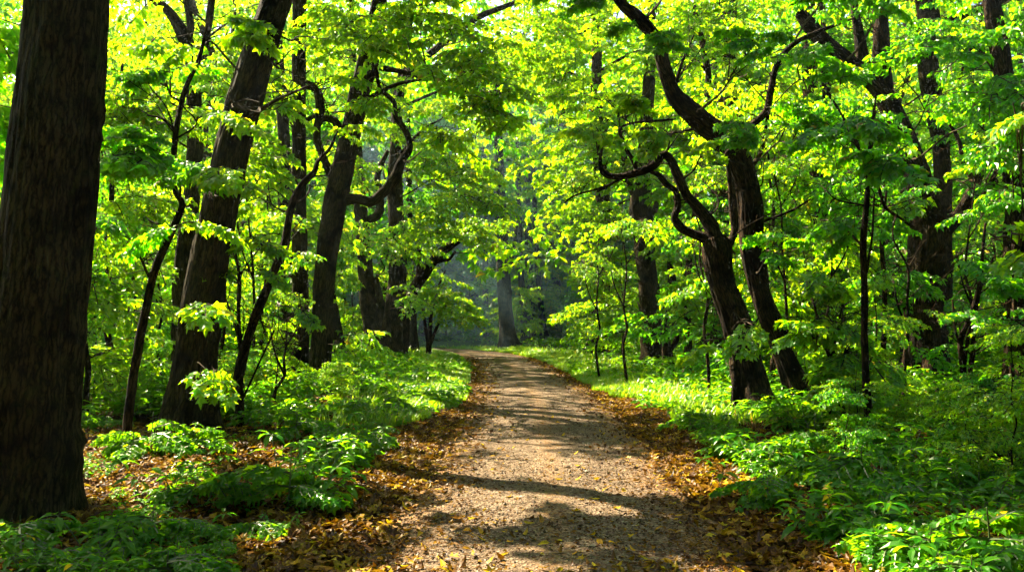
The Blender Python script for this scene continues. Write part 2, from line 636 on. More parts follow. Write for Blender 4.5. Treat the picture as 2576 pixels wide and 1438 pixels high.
def ground(x, y, pd=None):
    x, y = np.atleast_1d(np.asarray(x, float)), np.atleast_1d(np.asarray(y, float))
    if pd is None:
        pd, _ = path_dist(x, y)
    off = sstep(1.2, 4.5, pd)
    z = -0.035 + 0.045 * sstep(1.2, 1.9, pd)
    z = z + off * (0.10 + 0.07 * np.sin(0.9 * x + 0.4 * y) * np.sin(0.7 * y - 0.3 * x + 1) + 0.04 * np.sin(2.3 * x + 1.1) * np.sin(1.9 * y))
    z = z + 0.22 * sstep(2.0, 8, pd) * sstep(13, 22, y)
    z = z + 0.006 * np.maximum(np.hypot(x, y - 10) - 45, 0)
    return z


def gz(x, y):
    return float(ground(x, y)[0])


def axis(lo, hi, fine_lo, fine_hi, step, grow=1.18):
    a = list(np.arange(fine_lo, fine_hi + step * 0.5, step))
    s, v = step, a[-1]
    while v < hi:
        s *= grow
        v += s
        a.append(v)
    s, v = step, a[0]
    while v > lo:
        s *= grow
        v -= s
        a.insert(0, v)
    return np.array(a)


def build_ground():
    xs, ys = axis(-420, 420, -14, 14, 0.22), axis(-60, 900, -1, 52, 0.25)
    X, Y = np.meshgrid(xs, ys)
    pd, side = path_dist(X.ravel(), Y.ravel())
    Z = ground(X.ravel(), Y.ravel(), pd) + rng.normal(0, 0.006, X.size) * sstep(1.4, 2, pd)
    mb = MB()
    nx, ny = len(xs), len(ys)
    i, j = np.meshgrid(np.arange(ny - 1), np.arange(nx - 1), indexing='ij')
    a = i * nx + j
    F = np.stack([a, a + 1, a + nx + 1, a + nx], -1).reshape(-1, 4)
    mb.add(np.column_stack([X.ravel(), Y.ravel(), Z]), F)
    me = mb.mesh("ground", [SOIL], True)
    g = me.attributes.new("green", 'FLOAT', 'POINT')
    yy = Y.ravel()
    gv = sstep(13, 17, yy) * sstep(1.6, 2.4, pd) * 0.75
    g.data.foreach_set("value", gv.astype(np.float32))
    o = link("ground", me)
    o["kind"] = "structure"
    o["label"] = "brown woodland floor under the trees"
    return o


def build_path():
    C = PATH_C
    d = np.gradient(C, axis=0)
    d /= np.linalg.norm(d, axis=1)[:, None]
    nrm = np.column_stack([d[:, 1], -d[:, 0]])
    k = 15
    u = np.linspace(-1, 1, k)
    hw = PATH_HW + 0.09 * np.sin(np.arange(len(C)) * 1.7) + 0.06 * np.sin(np.arange(len(C)) * 0.61)
    X = C[:, None, :] + nrm[:, None, :] * (u[None, :, None] * hw[:, None, None])
    Z = 0.012 + 0.028 * (1 - u ** 2)[None, :] - 0.014 * np.exp(-((np.abs(u) - 0.5) / 0.16) ** 2)[None, :] + 0.006 * np.sin(np.arange(len(C)) * 0.9)[:, None]
    V = np.concatenate([X, np.broadcast_to(Z, X.shape[:2])[..., None]], -1).reshape(-1, 3)
    V[(np.arange(len(V)) % k == 0) | (np.arange(len(V)) % k == k - 1), 2] -= 0.03
    i, j = np.meshgrid(np.arange(len(C) - 1), np.arange(k - 1), indexing='ij')
    a = i * k + j
    F = np.stack([a, a + 1, a + k + 1, a + k], -1).reshape(-1, 4)
    mb = MB()
    mb.add(V, F)
    me = mb.mesh("path", [PATHM], True)
    at_ = me.attributes.new("across", 'FLOAT', 'POINT')
    at_.data.foreach_set("value", np.tile(u, len(C)).astype(np.float32))
    o = link("path", me)
    o["kind"] = "structure"
    o["label"] = "pale gravel path curving left into the wood"


build_ground()
build_path()

# ------------------------------------------------------------------ hero trees
TREES = []          # ground positions of trees, to keep others clear


def crown_from_blobs(mb, blobs, r, trunk_P, trunk_R, bset, tpl, tone, leaf_scale=1.0, limb_r=0.02, spray=1.0):
    """Foliage clusters, each joined to the trunk by thin wandering branches."""
    for c, rad, n in blobs:
        c = np.asarray(c, float)
        rad = np.asarray(rad, float)
        # the trunk point the cluster grows from: nearest, but lower than the cluster
        low = trunk_P.copy()
        dd = np.linalg.norm(low - c, axis=1) + 0.8 * np.maximum(low[:, 2] - c[2] + 0.3, 0)
        k = int(np.argmin(dd))
        dist = np.linalg.norm(trunk_P[k] - c)
        root = trunk_P[k]
        lr = min(limb_r * (0.6 + 0.12 * dist), trunk_R[k] * 0.5)
        Pn, Rn = smooth_path(wiggle(root, c, 5, 0.055, r), np.linspace(lr, 0.008, 5), 4)
        tube(mb, Pn, Rn, 6, 1, 0.03, int(r.integers(1e6)))
        nb = max(3, int(n / 6))
        forks = []
        for _ in range(nb):
            q = r.normal(0, 1, 3)
            q /= np.linalg.norm(q)
            e = c + q * rad * r.uniform(0.4, 0.8)
            s = Pn[int(r.uniform(0.45, 0.98) * (len(Pn) - 1))]
            Pm, Rm = smooth_path(wiggle(s, e, 4, 0.07, r), np.linspace(0.014, 0.006, 4), 3)
            tube(mb, Pm, Rm, 4, 1, 0.0, 1)
            forks.append(Pm)
        F = np.vstack(forks + [Pn[len(Pn) // 2:]])
        for _ in range(int(n)):
            q = r.normal(0, 1, 3)
            q /= np.linalg.norm(q)
            p = c + q * rad * r.uniform(0.15, 1.0) ** 0.6
            out = p - trunk_P[k]
            yaw = math.atan2(out[1], out[0]) + r.normal(0, 0.7)
            sc = r.uniform(0.65, 1.05) * spray
            M = rot_z(yaw)
            base = p - M @ np.array([0.45 * sc, 0, 0])
            # a twig ties the spray to the nearest fork
            j = int(np.argmin(np.linalg.norm(F - base, axis=1)))
            if np.linalg.norm(F[j] - base) > 0.05:
                add_sticks(mb, F[j][None], base[None], np.array([0.007]), 1)
            put_bough(mb, bset, r, base, yaw, r.normal(-0.06, 0.16), r.normal(0, 0.18), sc, tpl, 0, 1, tone, leaf_scale)


def rescaled(p):
    """Right hand measurements were read off an enlargement: bring them to photo units."""
    y = p[1] * .936 if p[1] < 650 else 608 + (p[1] - 650) * 1.117 if p[1] < 1010 else p[1]
    return (1872 + (p[0] - 1872) * .936, y, p[2] * .96) + tuple(p[3:])


def side_twigs(mb, P, R, r, n):
    """Thin bare twigs, some forked, growing from a stem or limb."""
    for _ in range(n):
        k = int(r.uniform(.1, .98) * (len(P) - 1))
        L = r.uniform(.25, 1.0) * (1 if R[k] < .12 else 1.4)
        d = r.normal(0, 1, 3)
        d[2] = abs(d[2]) * .6 + .1
        d /= np.linalg.norm(d)
        rad = min(R[k] * .4, .007 + .008 * L)
        Q, S = smooth_path(wiggle(P[k], P[k] + d * (L + R[k]), 5, .07, r), np.linspace(rad, .003, 5), 3)
        tube(mb, Q, S, 5, 0, 0, int(r.integers(1e6)))
        for _ in range(r.integers(0, 3)):
            q = Q[int(r.uniform(.3, .8) * (len(Q) - 1))]
            e = q + (d + r.normal(0, .6, 3)) * L * r.uniform(.25, .5)
            Q2, S2 = smooth_path(wiggle(q, e, 4, .08, r), np.linspace(.006, .002, 4), 3)
            tube(mb, Q2, S2, 4, 0, 0, 1)


def hero(name, label, cat, Z, stem, limbs=(), blobs=(), bark=None, leafmat=None, bset=None, tpl=None, tone=0.0, leaf_scale=1.0, sides=18, rough=0.06, flare=0.35,
         depth=None, seed=0, group=None, limb_r=0.028, dz=None):
    """stem: [(px, py, half width px)], base first. limbs: lists of the same, with an optional depth offset as fourth value.
    blobs: (px, py, Z, rx px, ry px, depth m, sprays)."""
    bark = bark or BARK_GREY
    if seed in (36, 37, 38, 39, 40, 41, 43):
        stem, limbs = [rescaled(p) for p in stem], [[rescaled(p) for p in lb] for lb in limbs]
    r = np.random.default_rng(1000 + seed)
    P = [at(s[0], s[1], Z + (s[3] if len(s) > 3 else 0)) for s in stem]
    R = [size_at(s[2], Z) for s in stem]
    bx, by = P[0][0], P[0][1]
    g = gz(bx, by)
    P[0][2] = g - 0.12
    TREES.append((bx, by, R[0]))
    org = np.array([bx, by, g])
    root = thing(name, label, cat, org, group)
    big = Z < 20 and R[1] > .15
    SP, SR = smooth_path(P, R, 40 if Z < 8 else 24 if big else 8)
    mb = MB()
    tube(mb, SP - org, SR, 180 if Z < 8 else 96 if big else sides, 0, rough, seed, flare, .5, .045 if bark is BARK_GREY else .065 if big else 0)
    side_twigs(mb, SP[int(len(SP) * .3):] - org, SR[int(len(SP) * .3):], r, 10)
    link("trunk", mb.mesh("trunk", [bark], True), root)
    allP, allR = [SP], [SR]
    for li, lb in enumerate(limbs):
        LP = [at(s[0], s[1], Z + (s[3] if len(s) > 3 else 0)) for s in lb]
        LR = [size_at(s[2], Z) for s in lb]
        # start the limb on the trunk's axis so that it is joined
        k = int(np.argmin(np.linalg.norm(SP - LP[0], axis=1)))
        if np.linalg.norm(SP[k] - LP[0]) < 1.2 * SR[k] + 0.3:
            LP[0] = SP[k] * 0.75 + LP[0] * 0.25
        LP, LR = smooth_path(LP, LR, 12)
        mb = MB()
        tube(mb, LP - org, LR, 20, 0, rough * 1.1, seed * 31 + li + 1, 0, .5, .05)
        side_twigs(mb, LP - org, LR, r, int(5 + 3 * np.linalg.norm(np.diff(LP, axis=0), axis=1).sum()))
        link("limb", mb.mesh("limb", [bark], True), root)
        allP.append(LP)
        allR.append(LR)
    if blobs:
        mb = MB()
        AP, AR = np.vstack(allP) - org, np.concatenate(allR)
        bl = [(at(b[0], b[1], b[2]) - org, (size_at(b[3], b[2]), b[5], size_at(b[4], b[2])) if b[1] > -50 else (.7 * size_at(b[3], b[2]), .7 * b[5], .7 * size_at(b[4], b[2])), b[6] * (1.1 if Z > 15.5 else 0.6 if b[1] > -50 else 0.9) * (1 if b[1] > -50 or Z < 12 or b[0] > 1450 else 0.85 if 18 < Z < 20 else 0.2)) for b in blobs]  # out-of-view clusters are shrunk and thinned by how much sun they should block
        crown_from_blobs(mb, bl, r, AP, AR, bset or BOUGHS, tpl or L_TRI, tone, leaf_scale * (1.25 if Z < 16 else 1.05), limb_r, .68 if Z < 16 else 1.0)
        link("crown", mb.mesh("crown", [leafmat or LEAF, BARK_TWIG]), root)
    return root


exec_heroes = True
# --- left side
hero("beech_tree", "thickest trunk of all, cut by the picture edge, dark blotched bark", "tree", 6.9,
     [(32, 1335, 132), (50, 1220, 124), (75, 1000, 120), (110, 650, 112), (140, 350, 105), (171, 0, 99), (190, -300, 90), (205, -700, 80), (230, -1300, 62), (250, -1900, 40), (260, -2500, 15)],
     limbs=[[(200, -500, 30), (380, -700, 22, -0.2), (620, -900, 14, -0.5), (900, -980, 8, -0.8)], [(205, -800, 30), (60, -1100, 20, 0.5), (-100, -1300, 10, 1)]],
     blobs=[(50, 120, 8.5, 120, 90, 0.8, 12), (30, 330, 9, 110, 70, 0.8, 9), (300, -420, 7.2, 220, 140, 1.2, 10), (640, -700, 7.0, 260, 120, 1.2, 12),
            (100, -1300, 7, 500, 300, 2.0, 22), (500, -1500, 7.5, 500, 300, 2.0, 20), (-300, -900, 8, 300, 300, 1.6, 14), (-170, -500, 10.5, 480, 150, 2.4, 56)],  # last cluster lies out of view, added to shade the front left
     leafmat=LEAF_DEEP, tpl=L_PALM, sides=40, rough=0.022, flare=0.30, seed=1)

hero("maple_tree", "stout dark trunk leaning right with a flared foot, right of the thickest trunk", "tree", 11.9,
     [(466, 1100, 62), (476, 1010, 53), (490, 900, 50), (510, 760, 49), (545, 560, 47), (590, 350, 45), (640, 170, 42), (695, 0, 38), (760, -250, 34), (830, -600, 26), (900, -1000, 14)],
     limbs=[[(600, 320, 8), (650, 280, 6, -0.4), (700, 250, 4, -0.8), (780, 215, 2, -1.1)], [(720, -100, 18), (560, -350, 12, -.5), (400, -520, 6, -1)]],
     blobs=[(635, 85, 9.6, 75, 50, 0.4, 5), (598, 265, 9.6, 45, 30, 0.3, 2), (540, 440, 9.8, 80, 55, 0.4, 6), (440, 90, 11, 90, 60, 0.6, 6), (500, 775, 10.5, 60, 30, 0.3, 3), (545, 930, 10.8, 45, 18, .25, 2),
            (480, 560, 10.3, 40, 40, 0.3, 3), (700, -350, 11.5, 320, 200, 1.6, 24), (860, -330, 12, 400, 130, 2.0, 70), (1120, -430, 12.3, 330, 120, 2.0, 65), (1330, -480, 12.5, 260, 100, 1.6, 45), (950, -800, 11.5, 420, 260, 2.0, 30), (430, -480, 11.5, 260, 150, 1.8, 34)],  # the dense out-of-view clusters are added to shade the foreground
     tpl=L_PALM, sides=30, rough=0.03, flare=0.6, seed=2)

hero("maple_tree", "pale grey forked trunk standing just behind the stout leaning trunk", "tree", 17,
     [(458, 1000, 26), (458, 800, 25), (465, 640, 24), (485, 480, 20), (489, 300, 19), (484, 190, 19), (468, 110, 18), (430, 35, 13), (375, -15, 11), (300, -120, 8), (220, -260, 5)],
     limbs=[[(470, 120, 11), (478, 60, 9), (468, 0, 9), (450, -120, 6), (440, -260, 3)], [(487, 200, 9), (512, 150, 8), (520, 100, 8), (530, 20, 9), (545, -100, 6), (560, -220, 3)]],
     blobs=[(330, 190, 15, 130, 70, 1.0, 18), (580, 160, 16, 90, 90, 1.0, 14), (420, 300, 15.5, 100, 60, 0.8, 11), (400, -60, 15, 220, 100, 1.4, 22), (640, 380, 16.5, 70, 110, 1, 12), (330, -250, 16, 330, 130, 2, 26)],
     sides=16, seed=3)

hero("maple_sapling", "dark crooked sapling beside the thickest trunk, bending toward the stout leaning trunk", "tree", 10.5,
     [(315, 1142, 12), (322, 1060, 11), (338, 930, 11), (352, 850, 11), (370, 760, 10), (395, 665, 10), (440, 565, 9), (458, 515, 8), (440, 480, 7), (435, 415, 7), (446, 310, 7), (470, 215, 6), (500, 150, 5), (522, 60, 4)],
     limbs=[[(380, 700, 5), (372, 690, 4), (350, 640, 2, -.2)], [(440, 330, 4), (410, 300, 3, -.3), (370, 290, 2, -.5)]],
     blobs=[(345, 370, 9.6, 120, 55, 0.5, 11), (470, 420, 10, 70, 35, 0.4, 5), (300, 330, 10, 60, 40, 0.5, 4), (390, 560, 10.4, 70, 30, .4, 3), (420, 200, 10.5, 90, 50, 0.5, 6)],
     bark=BARK_DARK, leafmat=LEAF_DEEP, tpl=L_PALM, bset=BOUGHS_FINE, sides=10, rough=0.09, flare=0.12, seed=4)

hero("maple_sapling", "thin upright sapling with a hooked foot seen through the gap right of the thickest trunk", "tree", 16,
     [(300, 970, 9), (292, 935, 9), (283, 900, 9), (266, 800, 8), (272, 690, 8), (265, 620, 7), (278, 540, 7), (285, 400, 6), (296, 270, 5), (308, 160, 3)],
     limbs=[[(275, 570, 3), (310, 540, 3), (330, 520, 2)], [(283, 430, 3), (262, 400, 2), (245, 350, 2)]],
     blobs=[(270, 400, 14.5, 80, 50, 0.8, 9), (320, 500, 15, 90, 45, 0.8, 9), (290, 640, 15.4, 90, 40, 0.8, 7), (290, 250, 15, 90, 50, 0.8, 10), (350, 780, 15.5, 80, 40, .8, 6)],
     bark=BARK_DARK, bset=BOUGHS_FINE, sides=8, rough=0.09, flare=0.1, seed=5)

hero("maple_sapling", "short thin sapling half hidden by the thickest trunk's right edge", "tree", 13.0,
     [(214, 1060, 9), (218, 980, 8), (221, 920, 8), (212, 850, 6), (206, 800, 5), (215, 720, 4), (210, 640, 2)],
     blobs=[(235, 690, 12.5, 50, 40, 0.5, 3), (250, 560, 12.5, 60, 40, .5, 4)], bark=BARK_DARK, leafmat=LEAF_DEEP, bset=BOUGHS_FINE, sides=8, rough=0.09, flare=0.1, seed=6)

hero("maple_sapling", "slender crooked dark sapling rising in front of the straight trunk", "tree", 12.6,
     [(605, 1085, 12), (601, 1000, 12), (600, 950, 13), (612, 890, 12), (632, 825, 12), (655, 765, 11), (690, 680, 11), (718, 610, 11), (724, 570, 10), (735, 515, 9), (760, 465, 9), (792, 430, 7), (800, 405, 5), (828, 375, 4), (850, 330, 2)],
     limbs=[[(606, 910, 5), (600, 800, 5), (602, 700, 5), (592, 640, 4), (578, 560, 2)], [(612, 890, 5), (585, 800, 3), (560, 730, 2)], [(650, 780, 4), (672, 850, 0.5)], [(645, 1000, 3), (690, 830, 2)]],
     blobs=[(668, 690, 12, 55, 35, 0.4, 3), (640, 600, 12, 60, 40, 0.4, 4), (540, 660, 12, 50, 40, 0.4, 3), (640, 480, 12.5, 70, 50, .5, 5)], bark=BARK_DARK, bset=BOUGHS_FINE, sides=10, rough=0.1, flare=0.12, seed=7)

hero("maple_tree", "straight upright trunk, left of the two close-set trunks", "tree", 19,
     [(752, 1000, 28), (754, 930, 23), (756, 850, 21), (755, 700, 20), (752, 500, 19), (752, 300, 18), (752, 100, 18), (756, -100, 19), (758, -300, 17), (765, -800, 8)],
     limbs=[[(765, 215, 6), (800, 230, 6), (812, 270, 6), (806, 300, 5)], [(770, 310, 6), (800, 285, 5), (815, 250, 3)], [(740, 330, 4), (690, 250, 2), (680, 190, 1.5)]],
     blobs=[(765, 640, 17, 30, 18, .3, 2), (760, 90, 17.4, 70, 40, 0.6, 6), (700, 250, 17.5, 60, 40, .6, 6), (660, 170, 18, 90, 80, 1, 14), (700, -200, 18, 260, 140, 2, 40), (830, 40, 18, 90, 60, 1, 12), (900, -500, 18, 300, 160, 2.2, 34), (700, 520, 18.4, 50, 60, .8, 6)],
     sides=22, rough=0.025, flare=0.4, seed=8)

hero("maple_tree", "leaning trunk with a twisted elbow branch, right of the two close-set trunks", "tree", 18.5,
     [(798, 1000, 30), (804, 930, 27), (810, 850, 26), (816, 700, 27), (838, 540, 30), (870, 390, 27), (903, 240, 26), (932, 120, 24), (955, 0, 20), (985, -200, 16), (1010, -500, 8)],
     limbs=[[(842, 525, 14), (868, 503, 15), (900, 500, 13), (935, 507, 14), (968, 480, 13), (995, 445, 15), (1010, 405, 11), (1031, 370, 9), (1018, 325, 8), (995, 295, 7), (990, 255, 6), (955, 220, 5), (948, 160, 4), (955, 110, 2)],
            [(932, 165, 9), (965, 172, 8), (1010, 180, 7), (1060, 192, 7), (1110, 206, 6), (1160, 222, 5), (1190, 240, 4), (1240, 238, 3), (1300, 222, 2)],
            [(910, 265, 7), (950, 235, 6), (1000, 212, 5), (1060, 200, 3)],
            [(862, 365, 13), (856, 330, 12), (840, 303, 10), (812, 300, 7), (800, 330, 5), (798, 380, 3)],
            [(1172, 226, 4), (1182, 250, 3), (1210, 262, 2.5), (1200, 330, 2), (1195, 350, 1)],
            [(835, 470, 12), (815, 400, 10), (797, 340, 10), (802, 280, 9), (795, 225, 8), (770, 205, 5)]],
     blobs=[(905, 220, 16.5, 45, 40, .4, 5), (880, 320, 16.8, 40, 30, .4, 3), (930, 90, 16.5, 130, 60, 1, 18), (1060, 60, 16, 130, 70, 1.2, 20), (1180, 150, 15.5, 130, 60, 1.2, 20), (1250, 250, 15.5, 100, 45, 1, 12),
            (1050, -150, 16, 330, 120, 2, 44), (880, 860, 16.5, 70, 22, .5, 4), (1120, 330, 17, 80, 40, 0.8, 8), (1200, -420, 16, 400, 150, 2.2, 44)],
     sides=24, rough=0.035, flare=0.4, seed=9)

hero("maple_tree", "mid distance trunk nearest behind the elbow-branched trunk, its foot in the undergrowth", "tree", 28,
     [(937, 893, 28), (934, 830, 22), (926, 760, 20), (918, 660, 19), (908, 540, 18), (900, 420, 15), (890, 250, 12), (885, 0, 8)],
     limbs=[[(945, 860, 12), (957, 780, 10), (945, 700, 8)], [(925, 560, 9), (950, 540, 12), (958, 500, 9), (950, 440, 8), (975, 380, 5)]],
     blobs=[(880, 600, 26, 60, 50, 1.2, 10), (900, 430, 26, 60, 50, 1.2, 12), (990, 620, 25.5, 70, 30, 1, 8), (950, 250, 27, 100, 120, 2, 30), (860, 120, 27, 130, 80, 2, 30), (850, -60, 27, 200, 80, 2, 36)],
     sides=16, rough=0.05, seed=10)
hero("maple_tree", "small tilted stump-like stem leaning left behind the two close-set trunks", "tree", 25,
     [(858, 895, 14), (850, 840, 13), (843, 790, 12), (833, 735, 9), (825, 640, 6), (830, 540, 3)],
     blobs=[(830, 560, 24.5, 60, 50, 1, 10), (850, 690, 24, 50, 30, .8, 6)], sides=12, seed=11)
hero("maple_tree", "mid distance trunk whose upper limb sweeps right over the path", "tree", 29,
     [(980, 900, 30), (986, 840, 27), (994, 760, 25), (1000, 680, 23), (998, 560, 21), (992, 440, 18), (998, 330, 14), (1006, 240, 12), (1020, 195, 12), (1048, 155, 11), (1090, 128, 10), (1160, 72, 9), (1210, 40, 8), (1311, 0, 6), (1420, -60, 3)],
     limbs=[[(996, 470, 9), (1005, 400, 7), (1060, 330, 4), (1110, 300, 2)]],
     blobs=[(1020, 740, 24, 40, 30, .5, 4), (1080, 560, 26, 110, 50, 1.6, 24), (1160, 440, 26, 110, 80, 2, 34), (1080, 400, 27, 90, 70, 2, 24), (1250, 130, 26, 130, 70, 2, 30), (1200, 500, 25, 80, 40, 1.4, 14), (1340, 60, 26, 130, 80, 2, 30), (1300, -120, 26, 300, 100, 3, 40), (1150, 250, 27, 120, 70, 2, 24)],
     sides=18, rough=0.04, flare=0.5, seed=12)
hero("maple_tree", "dark arching trunk bowing right toward the path's bend", "tree", 30,
     [(1006, 893, 18), (1012, 830, 17), (1020, 780, 15), (1040, 730, 15), (1075, 675, 14), (1110, 635, 12), (1150, 607, 9), (1195, 575, 6), (1240, 600, 3)],
     limbs=[[(1085, 665, 6), (1112, 655, 5), (1130, 652, 4), (1145, 632, 3)], [(1045, 720, 7), (1055, 660, 6), (1050, 610, 4)]],
     blobs=[(1170, 560, 28.5, 100, 30, 1.4, 20), (1220, 610, 28.5, 60, 24, 1.2, 8), (1050, 600, 29, 70, 40, 1.4, 12)],
     bark=BARK_DARK, sides=14, seed=13)

# --- far end of the path
hero("beech_tree", "stout far trunk standing alone in the light beam beyond the path's bend", "tree", 42,
     [(1286, 893, 26), (1280, 860, 21), (1274, 800, 19), (1268, 720, 18), (1263, 640, 17), (1260, 560, 16), (1255, 420, 13), (1250, 200, 8)],
     limbs=[[(1270, 700, 7), (1290, 640, 6), (1300, 560, 4)]],
     blobs=[(1250, 480, 42, 90, 60, 2.5, 24), (1300, 360, 42, 90, 70, 3, 24), (1220, 300, 43, 90, 70, 3, 24)], sides=16, flare=0.7, seed=14, bset=BOUGHS_FAR)
for k, (px, hw, Z, lean, lab) in enumerate([(1322, 9, 46, -14, "slim far trunk close on the right of the stout lone far trunk"), (1340, 11, 49, -10, "far trunk second to the right of the stout lone far trunk"),
                                            (1224, 8, 50, -4, "slim far trunk in the light beam left of the stout lone far trunk"), (1372, 8, 47, -22, "leaning slim far trunk, third to the right of the stout lone far trunk"),
                                            (1196, 6, 54, 3, "thin far trunk left of the light beam above the path's bend"), (1040, 12, 38, -8, "dark far trunk seen between the arching trunk and the multi-stemmed bush")]):
    hero("beech_tree", lab, "tree", Z, [(px, 880, hw * 1.3), (px + lean * .25, 820, hw), (px + lean * .6, 740, hw * .95), (px + lean, 640, hw * .9), (px + lean * 1.3, 480, hw * .7), (px + lean * 1.6, 300, hw * .4)],
         blobs=[(px, 500, Z, 70, 50, 2, 14), (px + lean, 360, Z, 80, 60, 2, 18)], sides=12, seed=20 + k, bset=BOUGHS_FAR, tpl=L_FAR, leafmat=LEAF_DEEP)
hero("young_maple", "multi-stemmed leafy bush with layered sprays on the left verge just before the bend", "bush", 33,
     [(1078, 893, 7), (1080, 850, 6), (1085, 790, 5), (1100, 730, 4), (1120, 680, 2)],
     limbs=[[(1078, 880, 5), (1070, 820, 4), (1062, 760, 3)], [(1080, 870, 5), (1110, 800, 4), (1150, 750, 2)]],
     blobs=[(1120, 760, 32.5, 90, 30, 1.4, 22), (1090, 720, 33, 80, 30, 1.4, 16), (1170, 790, 32.5, 60, 20, 1, 9), (1060, 680, 33, 60, 25, 1, 9)], bark=BARK_DARK, leafmat=LEAF, sides=8, seed=27)

# --- right side
hero("maple_tree", "upright stubbed trunk beside the right verge, a short broken stub on its right", "tree", 27,
     [(1642, 930, 32), (1641, 880, 27), (1637, 800, 25), (1627, 680, 26), (1616, 560, 28), (1612, 510, 28), (1620, 450, 22), (1625, 330, 19), (1635, 150, 14), (1640, -100, 8)],
     limbs=[[(1606, 510, 11), (1590, 480, 9), (1578, 440, 9), (1568, 380, 8), (1555, 280, 4)], [(1632, 560, 9), (1645, 530, 9), (1652, 508, 7)]],
     blobs=[(1520, 690, 24, 80, 30, 1, 14), (1560, 780, 24, 70, 30, 1, 10), (1480, 780, 26, 70, 40, 1.2, 12), (1490, 560, 26, 90, 60, 1.5, 22), (1560, 420, 26, 90, 60, 1.5, 18), (1450, 440, 27, 80, 60, 1.6, 20), (1480, 330, 26, 110, 50, 1.6, 24), (1690, 330, 26, 80, 60, 1.5, 16),
            (1450, 200, 27, 120, 70, 2, 30), (1640, 120, 27, 120, 80, 2, 30), (1480, 40, 27, 130, 70, 2, 30), (1600, -100, 27, 250, 80, 2.6, 40), (1530, 620, 25, 60, 25, 1, 8)],
     sides=18, rough=0.035, flare=0.5, seed=30)
hero("maple_tree", "sinuous dark stem close on the right of the upright stubbed trunk", "tree", 25,
     [(1682, 900, 12), (1676, 860, 11), (1671, 805, 10), (1684, 755, 10), (1690, 705, 10), (1686, 640, 8), (1700, 560, 6), (1695, 450, 4)],
     limbs=[[(1690, 890, 7), (1702, 850, 6), (1695, 820, 4)]],
     blobs=[(1720, 620, 24, 70, 40, 1, 12), (1700, 760, 23, 60, 30, .8, 7), (1710, 480, 24.5, 70, 50, 1, 12)], bark=BARK_DARK, sides=12, rough=0.1, seed=31)
hero("maple_tree", "slim dark trunk wavering upward behind the two curling branches", "tree", 23,
     [(1728, 910, 10), (1731, 830, 9), (1728, 740, 8), (1736, 620, 8), (1752, 500, 7), (1760, 400, 7), (1764, 300, 7), (1782, 215, 8), (1770, 120, 8), (1745, 20, 8), (1735, -80, 6), (1720, -250, 3)],
     limbs=[[(1776, 180, 4), (1740, 150, 3), (1700, 210, 2)], [(1765, 330, 4), (1790, 280, 3), (1810, 200, 2)]],
     blobs=[(1760, 700, 21, 80, 40, .8, 9), (1770, 100, 22, 100, 60, 1.2, 16), (1700, 40, 22, 90, 50, 1.2, 14), (1760, 440, 22, 60, 50, 1, 10), (1800, 250, 22, 60, 50, 1, 8)], bark=BARK_DARK, sides=12, rough=0.07, seed=32)
hero("maple_tree", "gnarled dark trunk dividing into two curling branches that reach left over the verge", "tree", 14.6,
     [(1903, 1055, 52), (1893, 1000, 45), (1885, 945, 41), (1868, 870, 36), (1846, 790, 35), (1820, 725, 34), (1808, 670, 37), (1806, 628, 40), (1797, 598, 30)],
     limbs=[[(1806, 640, 26), (1790, 575, 20), (1765, 535, 17), (1745, 510, 14), (1726, 488, 12), (1703, 440, 12), (1688, 405, 11), (1668, 389, 11), (1645, 415, 11), (1610, 432, 10), (1560, 444, 8), (1520, 436, 7), (1510, 405, 5), (1516, 365, 3)],
            [(1797, 640, 18), (1775, 602, 14), (1742, 588, 12), (1713, 573, 11), (1697, 547, 9), (1705, 518, 9), (1700, 482, 8), (1677, 464, 8), (1657, 440, 7), (1637, 433, 4)],
            [(1820, 640, 14), (1838, 605, 11), (1848, 575, 10), (1844, 520, 11), (1840, 470, 9), (1832, 420, 5), (1830, 360, 3)],
            [(1604, 430, 6), (1590, 400, 6), (1575, 375, 5), (1566, 350, 4), (1558, 325, 3), (1590, 310, 3), (1650, 304, 3), (1700, 300, 2)],
            [(1575, 442, 4), (1520, 470, 3), (1450, 490, 2.5), (1420, 510, 1.5)]],
     blobs=[(1590, 260, 13.4, 100, 40, .6, 9), (1500, 320, 13.4, 70, 40, .6, 5), (1700, 330, 13.4, 70, 25, .5, 4), (1900, 810, 12.4, 40, 20, .3, 3), (1790, 380, 13.5, 60, 30, .4, 4), (1760, 860, 13, 40, 20, .4, 3)],
     bark=BARK_DARK, sides=26, rough=0.05, flare=0.5, seed=33, bset=BOUGHS_FINE, tpl=L_PALM)
